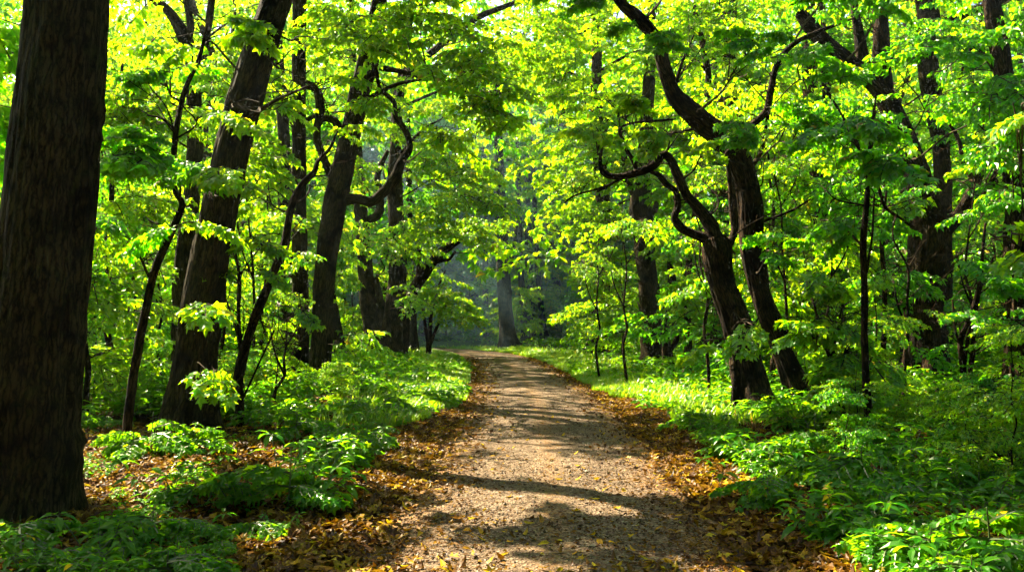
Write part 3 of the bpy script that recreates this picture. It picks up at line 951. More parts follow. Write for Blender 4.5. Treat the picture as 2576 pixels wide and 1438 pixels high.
hero("maple_tree", "dark trunk leaning left whose bent top crosses above the curling branches", "tree", 15.2,
     [(2032, 1075, 30), (2018, 1020, 27), (1990, 940, 27), (1958, 855, 27), (1925, 770, 26), (1904, 700, 28), (1892, 600, 32), (1884, 500, 32), (1876, 450, 33), (1852, 395, 34), (1815, 345, 34), (1755, 297, 28), (1700, 245, 23), (1674, 180, 18), (1650, 100, 17), (1605, 45, 17), (1562, 8, 13), (1520, -60, 11), (1470, -180, 8), (1420, -380, 4)],
     limbs=[[(1868, 430, 12), (1853, 395, 10), (1852, 362, 9), (1880, 325, 9), (1926, 282, 9), (1938, 225, 8), (1956, 160, 7), (1995, 112, 7), (2053, 82, 5), (2112, 60, 4), (2160, 42, 2)],
            [(1900, 430, 6), (1915, 380, 5), (1930, 300, 4), (1950, 200, 3)], [(1940, 560, 4), (1990, 530, 3), (2040, 500, 2)], [(1780, 310, 5), (1720, 330, 3), (1660, 340, 2)], [(1695, 230, 5), (1715, 160, 4), (1745, 90, 2)]],
     blobs=[(1900, 110, 12.5, 90, 60, .6, 8), (1840, 330, 13.4, 80, 40, .5, 5), (2050, 150, 12.8, 100, 50, .7, 10), (2000, 310, 13.5, 80, 60, .7, 8), (1640, 100, 14, 90, 60, .8, 10), (1480, -60, 14, 200, 90, 1.4, 22), (1760, -150, 13, 280, 110, 1.6, 26), (1960, 620, 13.8, 60, 40, .5, 5), (2100, -80, 12.5, 200, 80, 1.2, 16)],
     bark=BARK_DARK, leafmat=LEAF_DEEP, sides=26, rough=0.045, flare=0.5, seed=34, bset=BOUGHS_FINE, tpl=L_PALM)
hero("maple_tree", "pale trunk rising straight behind the bent top of the left-leaning dark trunk", "tree", 26,
     [(1888, 930, 24), (1872, 800, 21), (1862, 600, 20), (1850, 400, 20), (1842, 300, 20), (1834, 180, 19), (1832, 60, 20), (1830, -60, 16), (1828, -300, 8)],
     limbs=[[(1828, 20, 11), (1790, -15, 8), (1750, -60, 6)]],
     blobs=[(1880, 200, 24, 110, 80, 1.6, 22), (1920, 420, 24.5, 90, 70, 1.4, 16), (1850, 40, 25, 120, 70, 1.6, 22), (1960, 560, 25, 80, 60, 1.4, 12)], sides=16, seed=35, leafmat=LEAF)
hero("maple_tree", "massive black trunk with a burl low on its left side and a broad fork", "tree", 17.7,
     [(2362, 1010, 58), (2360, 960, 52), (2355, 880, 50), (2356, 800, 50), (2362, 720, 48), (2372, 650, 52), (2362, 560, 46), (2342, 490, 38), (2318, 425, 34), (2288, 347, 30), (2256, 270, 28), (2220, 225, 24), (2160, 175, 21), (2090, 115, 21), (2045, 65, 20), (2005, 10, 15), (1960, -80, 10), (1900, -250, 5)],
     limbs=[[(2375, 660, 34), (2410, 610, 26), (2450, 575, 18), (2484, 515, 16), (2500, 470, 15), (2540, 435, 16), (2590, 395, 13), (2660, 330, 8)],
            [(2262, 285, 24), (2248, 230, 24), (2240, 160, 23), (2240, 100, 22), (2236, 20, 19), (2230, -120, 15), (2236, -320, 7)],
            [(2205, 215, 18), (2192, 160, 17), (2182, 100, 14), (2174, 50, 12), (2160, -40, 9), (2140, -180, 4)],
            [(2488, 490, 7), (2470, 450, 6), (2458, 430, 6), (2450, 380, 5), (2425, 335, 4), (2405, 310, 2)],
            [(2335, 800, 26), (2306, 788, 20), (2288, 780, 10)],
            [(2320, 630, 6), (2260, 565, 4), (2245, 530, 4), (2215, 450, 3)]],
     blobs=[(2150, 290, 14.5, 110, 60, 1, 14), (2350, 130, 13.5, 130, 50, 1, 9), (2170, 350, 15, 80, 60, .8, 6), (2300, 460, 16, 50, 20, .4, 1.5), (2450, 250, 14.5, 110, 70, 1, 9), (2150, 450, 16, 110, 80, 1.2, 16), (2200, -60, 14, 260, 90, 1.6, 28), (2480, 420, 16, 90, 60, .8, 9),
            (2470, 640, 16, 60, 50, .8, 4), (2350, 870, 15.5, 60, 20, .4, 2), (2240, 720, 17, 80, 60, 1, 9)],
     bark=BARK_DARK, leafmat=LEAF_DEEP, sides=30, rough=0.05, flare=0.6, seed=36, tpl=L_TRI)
hero("maple_tree", "grey brown trunk rising straight behind the massive black trunk's fork", "tree", 23,
     [(2408, 950, 25), (2410, 800, 23), (2408, 600, 22), (2405, 430, 22), (2393, 340, 24), (2372, 220, 26), (2364, 120, 27), (2365, 20, 29), (2360, -100, 24), (2350, -350, 12)],
     limbs=[[(2380, 90, 16), (2410, 62, 13), (2450, 45, 11), (2500, 25, 10), (2550, 10, 8), (2620, -20, 5)]],
     blobs=[(2330, 60, 21, 120, 70, 1.4, 18), (2480, 130, 21, 120, 70, 1.4, 18), (2450, 330, 22, 90, 70, 1.3, 14), (2400, -100, 21, 240, 80, 2, 30)], leafmat=LEAF_DEEP, sides=18, seed=37)
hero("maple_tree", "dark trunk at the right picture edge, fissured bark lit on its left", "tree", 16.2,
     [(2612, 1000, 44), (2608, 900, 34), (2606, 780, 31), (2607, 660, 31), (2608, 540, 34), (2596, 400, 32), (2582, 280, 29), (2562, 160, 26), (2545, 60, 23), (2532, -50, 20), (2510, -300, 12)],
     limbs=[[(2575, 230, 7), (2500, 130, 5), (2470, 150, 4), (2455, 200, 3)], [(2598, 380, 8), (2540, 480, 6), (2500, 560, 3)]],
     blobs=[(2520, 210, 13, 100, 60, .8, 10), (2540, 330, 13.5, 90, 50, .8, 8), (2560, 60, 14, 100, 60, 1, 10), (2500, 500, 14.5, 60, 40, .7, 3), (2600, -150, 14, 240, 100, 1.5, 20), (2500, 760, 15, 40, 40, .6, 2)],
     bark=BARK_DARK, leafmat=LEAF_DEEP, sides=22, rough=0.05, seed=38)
hero("maple_sapling", "tall pencil-thin sapling among plants before the massive black trunk, forked near its top", "tree", 10,
     [(2212, 1170, 10), (2208, 1100, 10), (2204, 1020, 10), (2198, 940, 9), (2195, 860, 9), (2196, 760, 9), (2192, 650, 8), (2202, 540, 7), (2208, 450, 7), (2214, 370, 6), (2220, 310, 4), (2228, 250, 2)],
     limbs=[[(2205, 470, 5), (2185, 405, 4), (2160, 355, 4), (2135, 310, 3), (2112, 270, 2)], [(2207, 460, 4), (2235, 510, 4), (2250, 555, 4), (2290, 585, 3), (2330, 612, 2)], [(2196, 740, 4), (2215, 640, 3), (2222, 520, 2)]],
     blobs=[(2120, 300, 9.5, 80, 40, .5, 5), (2260, 380, 9.5, 90, 40, .5, 5), (2130, 560, 10, 80, 40, .5, 5)], bark=BARK_DARK, leafmat=LEAF_DEEP, tpl=L_PALM, bset=BOUGHS_FINE, sides=10, rough=0.08, flare=0.1, seed=39)
hero("maple_sapling", "little Y-forked sapling among layered leaves right of the left-leaning dark trunk", "tree", 11.2,
     [(2152, 1120, 8), (2145, 1060, 7), (2132, 1010, 7), (2118, 945, 6), (2095, 895, 5), (2074, 860, 4), (2062, 790, 2)],
     limbs=[[(2120, 955, 5), (2112, 900, 4), (2120, 850, 3), (2134, 800, 2)], [(2122, 960, 4), (2108, 1000, 4), (2102, 1040, 3)]],
     blobs=[(2030, 830, 10.6, 70, 25, .4, 5), (2120, 790, 10.8, 80, 35, .5, 6), (2080, 700, 11, 80, 40, .5, 6), (2060, 950, 10.8, 70, 30, .4, 5), (2160, 900, 10.8, 60, 30, .4, 4)], bark=BARK_DARK, leafmat=LEAF, tpl=L_PALM, bset=BOUGHS_FINE, sides=8, rough=0.08, flare=0.1, seed=40)
hero("maple_sapling", "forked young stem with kinked stems between the massive black trunk and the right edge trunk", "tree", 12.4,
     [(2470, 1070, 9), (2468, 1010, 8), (2458, 920, 8), (2455, 870, 7), (2478, 820, 6), (2496, 775, 6), (2508, 720, 5), (2520, 600, 3)],
     limbs=[[(2470, 1000, 6), (2486, 900, 6), (2492, 830, 5), (2505, 760, 4), (2545, 680, 2)], [(2456, 880, 4), (2440, 850, 3), (2432, 780, 2)]],
     blobs=[(2480, 690, 11.6, 90, 40, .5, 6), (2560, 800, 11.5, 60, 40, .5, 4), (2420, 800, 12, 60, 30, .5, 4), (2540, 940, 11.4, 80, 40, .5, 7), (2430, 960, 11.6, 70, 30, .4, 5)], bark=BARK_DARK, leafmat=LEAF_DEEP, tpl=L_PALM, bset=BOUGHS_FINE, sides=8, rough=0.08, flare=0.1, seed=41)
hero("maple_sapling", "thin straight sapling in the gap between the left-leaning dark trunk and the massive black trunk", "tree", 15,
     [(2236, 1030, 8), (2226, 960, 8), (2222, 880, 7), (2226, 800, 7), (2224, 700, 6), (2218, 600, 5), (2230, 480, 3)],
     limbs=[[(2224, 930, 5), (2205, 880, 4), (2190, 830, 3)]],
     blobs=[(2230, 560, 14.5, 80, 40, .6, 6), (2200, 800, 14.5, 70, 40, .6, 5), (2250, 690, 14, 70, 40, .6, 5)], bark=BARK_DARK, leafmat=LEAF_DEEP, sides=8, bset=BOUGHS_FINE, seed=42)
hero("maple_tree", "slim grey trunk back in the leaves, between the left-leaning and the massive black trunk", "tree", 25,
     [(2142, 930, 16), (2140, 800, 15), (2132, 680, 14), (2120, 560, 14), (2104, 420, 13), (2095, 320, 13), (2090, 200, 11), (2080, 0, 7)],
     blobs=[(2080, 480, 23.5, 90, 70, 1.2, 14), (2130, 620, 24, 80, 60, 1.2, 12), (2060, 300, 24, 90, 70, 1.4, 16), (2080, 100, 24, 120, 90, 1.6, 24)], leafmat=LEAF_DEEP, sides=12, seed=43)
hero("young_maple", "low leafy young maple with a bright spray, rooted by the right picture edge", "tree", 8.4,
     [(2640, 1180, 12), (2630, 1000, 10), (2622, 850, 8), (2600, 720, 6), (2570, 620, 3)],
     blobs=[(2545, 580, 8.2, 70, 30, .35, 3), (2600, 640, 8.2, 70, 40, .4, 4), (2580, 260, 8.2, 70, 50, .4, 3)], bark=BARK_DARK, tpl=L_PALM, leafmat=LEAF, sides=10, bset=BOUGHS_FINE, seed=44)


for k, (px, Z, base, top, lean, lab) in enumerate([
        (548, 15, 1030, 420, 30, "thread-thin bare sapling just right of the stout leaning trunk"), (690, 14, 1050, 800, 30, "short twiggy sapling before the straight upright trunk"),
        (640, 17, 1000, 300, -20, "whip-thin sapling rising behind the slender crooked sapling"), (395, 17, 1000, 500, 25, "whip-thin sapling between the crooked sapling and the stout leaning trunk"),
        (1785, 17, 985, 420, -30, "thin leaning sapling close on the left of the gnarled trunk"), (1990, 16, 990, 330, -40, "thin sapling rising behind the left-leaning dark trunk"),
        (2075, 14, 1040, 560, 22, "thin twiggy sapling left of the little Y-forked sapling"), (2290, 13, 1060, 520, -25, "wiry sapling before the burl of the massive black trunk"),
        (2420, 14.5, 1030, 430, 30, "wiry sapling close on the right of the massive black trunk"), (2540, 14, 1040, 380, 20, "wiry sapling close on the left of the right edge trunk"),
        (1510, 22, 925, 600, -12, "thin sapling at the right verge left of the upright stubbed trunk"), (1580, 20, 930, 560, -18, "thin sapling on the right verge close before the upright stubbed trunk")]):
    q = np.random.default_rng(900 + k)
    f = np.linspace(0, 1, 8)
    xs = px + lean * f + q.normal(0, 9, 8) * (f > 0) * 14 / Z
    ys = base + (top - base) * f
    w0 = 6.5 * 12 / Z
    hero("maple_sapling", lab, "tree", Z, [(xs[i], ys[i], w0 * (1 - .75 * f[i])) for i in range(8)],
         limbs=[[(xs[3], ys[3], w0 * .5), (xs[3] - 25, ys[3] - 60, w0 * .4), (xs[3] - 38, ys[3] - 130, w0 * .2)], [(xs[5], ys[5], w0 * .4), (xs[5] + 30, ys[5] - 50, w0 * .3), (xs[5] + 50, ys[5] - 100, w0 * .15)]],
         blobs=[(xs[7], ys[7] - 10, Z - .3, 60, 30, .5, 3), (xs[3] - 40, ys[3] - 140, Z - .3, 40, 20, .4, 1.5), (xs[5] + 55, ys[5] - 105, Z - .3, 40, 20, .4, 1.5)],
         bark=BARK_DARK, leafmat=LEAF, bset=BOUGHS_FINE, sides=8, rough=.08, flare=.08, seed=60 + k)


# ------------------------------------------------------------------ background trees: a few kinds, copied
def generic_tree(seed, height, tr, crown_lo, crown_r, n, bset, tpl, leafmat, bark, leaf_scale=1.0, tone=0.0, boughscale=1.0, sides=12, flat=0.35):
    """Local-space trunk and crown meshes of one kind."""
    r = np.random.default_rng(seed)
    k = 8
    t = np.linspace(0, 1, k)
    lean = r.normal(0, 0.05, 2) * height
    P = np.column_stack([lean[0] * t ** 1.4 + r.normal(0, 0.012 * height, k) * (t > 0), lean[1] * t ** 1.4 + r.normal(0, 0.012 * height, k) * (t > 0), height * t - 0.1])
    R = tr * (1.0 - 0.85 * t)
    SP, SR = smooth_path(P, R, 5)
    mt = MB()
    tube(mt, SP, SR, sides, 0, 0.05, seed, 0.25 if tr > 0.1 else 0.08)
    mc = MB()
    nl = max(5, int(n / 9))
    for i in range(nl):
        f = (i + r.uniform(0, 1)) / nl
        z = crown_lo + (height - crown_lo) * f
        prof = math.sin(PI * min(0.12 + 0.80 * f, 1.0)) ** 0.6
        L = crown_r * prof * r.uniform(0.55, 1.1)
        a = i * 2.4 + r.normal(0, 0.4)
        kk = int(np.argmin(np.abs(SP[:, 2] - (z - 0.25 * L))))
        s = SP[kk]
        e = np.array([s[0] + math.cos(a) * L, s[1] + math.sin(a) * L, z + r.normal(0, 0.2)])
        Pn, Rn = smooth_path(wiggle(s, e, 4, 0.05, r), np.linspace(min(SR[kk] * .5, 0.012 + 0.012 * L), 0.006, 4), 3)
        tube(mt, Pn, Rn, 5, 0, 0.02, int(r.integers(1e6)))
        m = max(3, int(n / nl))
        for _ in range(m):
            q = r.uniform(0.25, 1.0)
            p = Pn[int(q * (len(Pn) - 1))] + np.array([r.normal(0, 0.35 * boughscale), r.normal(0, 0.35 * boughscale), r.normal(0, flat * boughscale)])
            yaw = a + r.normal(0, 0.75)
            put_bough(mc, bset, r, p - rot_z(yaw) @ np.array([0.3, 0, 0]), yaw, r.normal(-0.05, 0.18), r.normal(0, 0.2), boughscale * r.uniform(0.7, 1.15), tpl, 0, 1, tone, leaf_scale)
    return mt.mesh("trunk", [bark], True), mc.mesh("crown", [leafmat, BARK_TWIG])


TALL = [generic_tree(500 + i, h, tr, lo, cr, n, BOUGHS_FAR, L_TRI, lm, bk, 1.0, 0.0, 1.9)
        for i, (h, tr, lo, cr, n, lm, bk) in enumerate([(15, .26, 3.5, 3.9, 55, LEAF, BARK_GREY), (17, .33, 4.5, 4.2, 60, LEAF, BARK_DARK), (13, .19, 2.6, 3.4, 50, LEAF, BARK_GREY), (16, .23, 3.0, 3.8, 55, LEAF_DEEP, BARK_GREY), (14, .16, 2.2, 3.2, 45, LEAF_DEEP, BARK_DARK)])]
FAR_TALL = [generic_tree(580 + i, h, tr, lo, cr, n, BOUGHS_FAR, L_TRI, lm, bk, 1.05, 0.0, 1.9)
            for i, (h, tr, lo, cr, n, lm, bk) in enumerate([(15, .24, 3.0, 4.2, 120, LEAF, BARK_GREY), (17, .28, 3.5, 4.4, 130, LEAF, BARK_DARK), (14, .2, 2.6, 3.9, 110, LEAF, BARK_GREY), (16, .22, 3.0, 4.2, 120, LEAF_DEEP, BARK_GREY), (15, .17, 2.5, 4.0, 115, LEAF, BARK_DARK)])]
DENSE = [generic_tree(560 + i, h, .25, 5.0, 4.4, 230, BOUGHS_FAR, L_TRI, LEAF_DEEP, BARK_GREY, 1.2, 0.0, 2.0) for i, h in enumerate((13, 15))]
YOUNG = [generic_tree(600 + i, h, tr, lo, cr, n, BOUGHS, L_TRI, lm, BARK_DARK, 1.0, 0.0, 1.0, 8, 0.18)
         for i, (h, tr, lo, cr, n, lm) in enumerate([(4.2, .045, 0.7, 1.6, 60, LEAF), (5.4, .055, 0.8, 1.9, 75, LEAF), (3.0, .032, 0.5, 1.3, 50, LEAF), (6.2, .06, 1.2, 2.0, 80, LEAF_DEEP), (3.6, .035, 0.5, 1.5, 60, LEAF_DEEP)])]


def place(kind, meshes, x, y, rz, s, label, cat, group):
    t = thing(kind, label, cat, (x, y, gz(x, y)), group)
    t.rotation_euler = (0, 0, rz)
    t.scale = (s, s, s * random.uniform(0.9, 1.12))
    link("trunk", meshes[0], t)
    link("crown", meshes[1], t)
    return t


def pix(x, y):
    """Photo column of a ground point."""
    return 1288 + x / y * LENS / 36 * 2576


def zone(x, y):
    """A landmark phrase for what stands at x, y."""
    c = pix(x, y)
    if y > 50:
        return ("in the dim far wood left of the path's bend" if c < 1130 else "in the dim far wood straight behind the path's bend" if c < 1420 else "in the dim far wood right of the path's bend")
    d = "well behind" if y > 32 else "behind"
    if c < 260:
        return d + " the thickest trunk"
    if c < 620:
        return d + " the stout leaning trunk and the crooked saplings"
    if c < 880:
        return d + " the two close-set trunks"
    if c < 1288:
        return d + " the arching trunk on the left verge"
    if c < 1660:
        return d + " the upright stubbed trunk on the right verge"
    if c < 1960:
        return d + " the two curling branches"
    if c < 2300:
        return d + " the left-leaning dark trunk, deep among leaves"
    return d + " the massive black trunk"


def clear_spot(x, y, gap):
    return all(math.hypot(x - a, y - b) > gap + c for a, b, c in TREES)


count = 0
r = random.Random(5)
for row, (y0, step, lim) in enumerate([(24, 7, 15), (30, 6.5, 20), (37, 6, 25), (45, 5.5, 30), (53, 5, 36), (63, 6.5, 48), (75, 7, 56)]):
    x = -lim
    while x < lim:
        xx, yy = x + r.uniform(-1.6, 1.6), y0 + r.uniform(-2.4, 2.4)
        x += step
        pd, _ = path_dist(xx, yy)
        if pd[0] < (3.4 if yy < 40 else 2.6) or not clear_spot(xx, yy, 1.2):
            continue
        if abs(pix(xx, yy) - 1250) < 95 and yy < 48:
            continue
        if xx < -5 and yy < 34 and r.random() < .8:
            continue
        TREES.append((xx, yy, .3))
        z = zone(xx, yy)
        k = r.randrange(5)
        kindword = ["grey barked tall tree", "stout dark barked tall tree", "slim grey tall tree", "tall deep green tree", "thin dark stemmed tall tree"][k]
        place("tall_tree", (TALL if yy < 33 else FAR_TALL)[k], xx, yy, r.uniform(0, 6.28), r.uniform(0.85, 1.15) * (1.0 if yy < 28 else 1.25 if yy < 50 else 1.6), f"{kindword} {z}", "tree", f"{kindword}s {z}")
        count += 1
for row, (y0, step, lim) in enumerate([(14.5, 2.3, 10), (17.5, 2.4, 12), (21, 2.4, 14), (25, 2.6, 17), (30, 2.9, 20), (36, 3.3, 24), (43, 3.6, 28), (50, 3.6, 30), (57, 3.8, 34), (65, 4, 36)]):
    x = -lim
    while x < lim:
        xx, yy = x + r.uniform(-0.9, 0.9), y0 + r.uniform(-1.3, 1.3)
        x += step
        pd, sd = path_dist(xx, yy)
        if pd[0] < (4.2 if yy < 24 else 3.6) or not clear_spot(xx, yy, 0.5):
            continue
        c = pix(xx, yy)
        if yy < 22 and (560 < c < 1100):
            continue
        if (yy < 26.5 and 1500 < c < 1760) or (yy < 19.5 and 2080 < c < 2640) or (yy < 15.6 and 1650 < c < 2200):
            continue
        if yy < 26 and (860 < c < 1100):
            continue
        z = zone(xx, yy)
        k = r.randrange(5)
        kindword = ["young yellow green maple", "taller young yellow green maple", "small bushy light green maple", "taller young dark green maple", "small dark green maple"][k]
        place("young_maple", YOUNG[k], xx, yy, r.uniform(0, 6.28), r.uniform(0.8, 1.2), f"{kindword} {z}", "tree", f"{kindword}s {z}")
        count += 1
for i, (xx, yy) in enumerate([(-4, 45.5), (-1.5, 47.5), (1.5, 47), (4, 45), (6.5, 47), (-6.5, 50.5), (-3, 51.5), (0.5, 51), (3, 50), (-9, 51), (-1, 54), (2.5, 54.5), (-5, 55), (5.5, 53), (-8, 55.5), (8, 51), (0.5, 58), (-3.5, 59), (4, 58)]):
    if path_dist(xx, yy)[0][0] < 2.3:
        continue
    place("young_maple", YOUNG[(3, 4, 1, 4, 3)[i % 5]], xx, yy, r.uniform(0, 6.28), r.uniform(.8, 1.25), "shaded young maple closing the view behind the path's bend", "tree", "shaded young maples behind the path's bend")
for i, (xx, yy) in enumerate([(-15, 57), (-10.5, 60), (-6, 60), (-1, 58), (3, 58), (-20, 59), (-13, 61), (-8, 63), (-3, 62), (2, 63), (7, 56), (8, 62)]):
    place("tall_tree", DENSE[i % 2], xx, yy, r.uniform(0, 6.28), r.uniform(1.0, 1.3), "tall shaded tree in the dim wood closing the view behind the path's bend", "tree", "tall shaded trees behind the path's bend")
for row, (y0, step) in enumerate([(11, 5), (7, 4.5), (3, 4.5), (-2, 4.2), (-6.5, 4.2), (-11, 4.5), (-16, 5), (-22, 5.5)]):  # unseen dense trees added around the viewer to hold back sky light
    x = -24
    while x < 24:
        xx, yy = x + r.uniform(-1, 1), y0 + r.uniform(-1.5, 1.5)
        x += step
        if path_dist(xx, yy)[0][0] < 2.4 or (yy > -7 and abs(xx) < .66 * max(yy, 0) + 6.8) or (yy > 4 and xx < 0):
            continue
        place("tall_tree", DENSE[r.randrange(2)], xx, yy, r.uniform(0, 6.28), r.uniform(.85, 1.1), "unseen tall tree of the same wood, added around the viewer for shade", "tree", "unseen tall trees added around the viewer")
        place("young_maple", YOUNG[(3, 1)[r.randrange(2)]], xx + 1.9, yy + 1.2, r.uniform(0, 6.28), r.uniform(1, 1.3), "unseen young maple of the same wood, added around the viewer for shade", "tree", "unseen young maples added around the viewer")
print("background trees", count)


# ------------------------------------------------------------------ far wood that reads as one mass
def far_wood():
    r = np.random.default_rng(77)
    mb = MB()
    n = 75000
    a = r.uniform(-0.95, 0.95, n)
    d = r.uniform(68, 120, n)
    x, y = np.sin(a) * d * 1.0, np.cos(a) * d
    z = ground(x, y) + r.uniform(0, 1, n) ** 1.1 * 33 + 0.3
    ang = r.uniform(0, 6.28, n)
    dp = -r.uniform(0, 0.9, n)
    D = np.column_stack([np.cos(ang) * np.cos(dp), np.sin(ang) * np.cos(dp), np.sin(dp)])
    Nn = np.column_stack([r.normal(0, .5, n), r.normal(0, .5, n), np.ones(n)])
    put_leaves(mb, L_TRI, np.column_stack([x, y, z]), D, Nn, r.uniform(0.4, 0.9, n), 0, np.clip(r.normal(.4, .25, n), 0, 1))
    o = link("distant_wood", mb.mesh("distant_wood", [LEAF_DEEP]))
    o["kind"], o["label"], o["category"] = "stuff", "dim green mass of far woodland leaves behind the trunks", "woods"


far_wood()


# ------------------------------------------------------------------ low plants
def plant_meshes(seed, stems, h, leaf, spread, tiers):
    r = np.random.default_rng(seed)
    ms, ml = MB(), MB()
    for s in range(stems):
        o = np.array([r.normal(0, spread), r.normal(0, spread), 0])
        hh = h * r.uniform(0.6, 1.15)
        tip = o + np.array([r.normal(0, 0.12), r.normal(0, 0.12), hh])
        P, R = smooth_path(wiggle(o * .06 - [0, 0, .03], tip, 4, 0.04, r), np.linspace(0.006, 0.003, 4), 3)
        tube(ms, P, R, 4, 0, 0)
        for t in range(tiers):
            f = 1.0 - 0.27 * t * r.uniform(0.8, 1.2)
            if f < 0.25:
                continue
            p = P[int(f * (len(P) - 1))]
            m = r.integers(4, 7)
            a0 = r.uniform(0, 6.28)
            ang = a0 + np.arange(m) * 2 * PI / m + r.normal(0, 0.2, m)
            dp = r.normal(0.12 - 0.15 * t, 0.2, m)
            D = np.column_stack([np.cos(ang) * np.cos(dp), np.sin(ang) * np.cos(dp), np.sin(dp)])
            Nn = np.column_stack([r.normal(0, .2, m), r.normal(0, .2, m), np.ones(m)]) - D * 0.2
            stalk = 0.03 + 0.05 * t * r.uniform(.5, 1)
            put_leaves(ml, L_OVATE, p + D * stalk, D, Nn, leaf * r.uniform(.75, 1.25, m) * (1 + 0.12 * t), 0, np.clip(r.normal(.5, .22, m), 0, 1))
            add_sticks(ms, np.repeat(p[None], m, 0), p + D * stalk, np.full(m, 0.002), 0)
    return ms.mesh("stem", [STEM], True), ml.mesh("foliage", [LEAF_HERB])


HERBS = [plant_meshes(700 + i, *a) for i, a in enumerate([(6, .24, .12, .22, 2), (7, .32, .125, .27, 3), (4, .18, .10, .18, 2), (6, .40, .13, .25, 4), (8, .25, .105, .32, 2), (3, .38, .13, .14, 4)])]


def maple_seedling(seed, h, n):
    """Knee high seedling with flat fans of lobed leaves."""
    r = np.random.default_rng(seed)
    ms, ml = MB(), MB()
    P, R = smooth_path(wiggle((0, 0, -.03), (r.normal(0, .06), r.normal(0, .06), h), 4, 0.05, r), np.linspace(.009, .004, 4), 3)
    tube(ms, P, R, 5, 0, 0)
    for i in range(n):
        yaw = i * 2.4 + r.normal(0, .3)
        p = P[int(r.uniform(.5, 1) * (len(P) - 1))]
        B = BOUGHS_FINE[r.integers(8)]
        put_bough(ml, BOUGHS_FINE, r, p, yaw, r.normal(.05, .12), r.normal(0, .12), r.uniform(.38, .6), L_PALM, 0, 1, 0, 0.95)
    return ms.mesh("stem", [STEM], True), ml.mesh("foliage", [LEAF_HERB, STEM])


SEEDLINGS = [maple_seedling(750 + i, h, n) for i, (h, n) in enumerate([(.24, 3), (.36, 4), (.18, 3), (.5, 4)])]


def inside_tree(x, y):
    return any(math.hypot(x - a, y - b) < c + 0.12 for a, b, c in TREES[:50])


def plant(meshes, kind, x, y, s, label, group):
    t = thing(kind, label, "plant", (x, y, gz(x, y)), group)
    t.rotation_euler = (random.uniform(-.08, .08), random.uniform(-.08, .08), random.uniform(0, 6.28))
    t.scale = (s, s, s)
    link("stem", meshes[0], t)
    link("foliage", meshes[1], t)


def ground_at(px, py):
    """Ground point seen at a photo position (flat ground)."""
    x = (px - 1288) / 2576 * 36 / LENS
    y = -(py - 719) / 2576 * 36 / LENS
    fz = math.sin(PITCH) + y * math.cos(PITCH)
    fy = math.cos(PITCH) - y * math.sin(PITCH)
    s = -(CAM_H - 0.08) / fz
    return x * s, fy * s


# (photo box x0, y0, x1, y1 of the foot points, how many, share of seedlings, size, where)
PLANT_ZONES = [
    (0, 1390, 330, 1500, 11, .3, 1.0, "at the foot of the thickest trunk"),
    (250, 1300, 560, 1480, 10, .35, 1.0, "just right of the thickest trunk's foot"),
    (430, 1200, 830, 1330, 18, .15, 1.0, "in the glossy front clump left of the path"),
    (330, 1120, 520, 1200, 6, .8, 1.0, "in front of the stout leaning trunk's foot"),
    (560, 1060, 900, 1190, 26, .45, 1.1, "in the shaded patch before the two close-set trunks"),
    (860, 1040, 1010, 1150, 14, .3, 1.1, "along the left edge of the path's litter"),
    (180, 1040, 420, 1100, 8, .5, .9, "around the crooked sapling's foot"),
    (190, 1110, 900, 1440, 70, .3, .6, "strewn singly over the shady litter left of the path"),
    (1650, 1060, 1830, 1140, 14, .3, 1.0, "before the gnarled curling-branched trunk"),
    (1720, 1130, 2000, 1270, 20, .3, 1.1, "in the sunlit patch right of the path's litter"),
    (1950, 1080, 2260, 1200, 24, .55, 1.2, "around the left-leaning dark trunk's foot"),
    (2150, 1200, 2600, 1330, 36, .4, 1.25, "in the big dark clump on the right"),
    (2060, 1330, 2330, 1380, 10, .15, 1.0, "standing alone on the right hand litter"),
    (2260, 1430, 2640, 1540, 14, .5, 1.1, "in the bottom right corner"),
    (2260, 1060, 2600, 1180, 26, .6, 1.25, "before the massive black trunk"),
]
r = random.Random(9)
npl = 0
for (x0, y0, x1, y1, n, sh, sc, where) in PLANT_ZONES:
    for i in range(int(n * (.55 if x0 < 900 else .7))):
        for _ in range(20):
            gx, gy = ground_at(r.uniform(x0, x1), r.uniform(y0, y1))
            pd, _s = path_dist(gx, gy)
            if pd[0] > 1.9 and not inside_tree(gx, gy):
                break
        if r.random() < sh:
            plant(SEEDLINGS[r.randrange(4)], "maple_seedling", gx, gy, sc * r.uniform(.5, 1.1), "maple seedling with lobed leaves " + where, "maple seedlings " + where)
        else:
            plant(HERBS[r.randrange(6)], "woodland_herb", gx, gy, sc * r.uniform(.5, 1.1), "low herb with whorled oval leaves " + where, "low herbs " + where)
        npl += 1
print("plants", npl)


for i, (px, y, sc) in enumerate([(2100, 11.6, .2), (2150, 10.0, .26), (2120, 9.0, .24), (2190, 12.2, .42), (2270, 10.6, .2), (2330, 12.8, .22), (2390, 9.6, .22), (2450, 11.5, .22), (2530, 9.2, .3), (2480, 12.6, .2), (2420, 8.2, .28), (2540, 7.6, .3),
                              (620, 13.4, .28), (700, 15.2, .34), (860, 15.4, .3), (560, 14.8, .36), (240, 15.0, .34), (380, 14.2, .3)]):
    x = (px - 1288) / 2576 * 36 / LENS * y
    right = px > 1288
    place("young_maple", YOUNG[(2, 0, 4, 1, 2)[i % 5]], x, y, r.uniform(0, 6.28), sc, ("waist high young maple rising from the undergrowth right of the left-leaning dark trunk" if right else "waist high young maple rising from the undergrowth near the stout leaning trunk"), "tree",
          "waist high young maples " + ("on the right" if right else "on the left"))


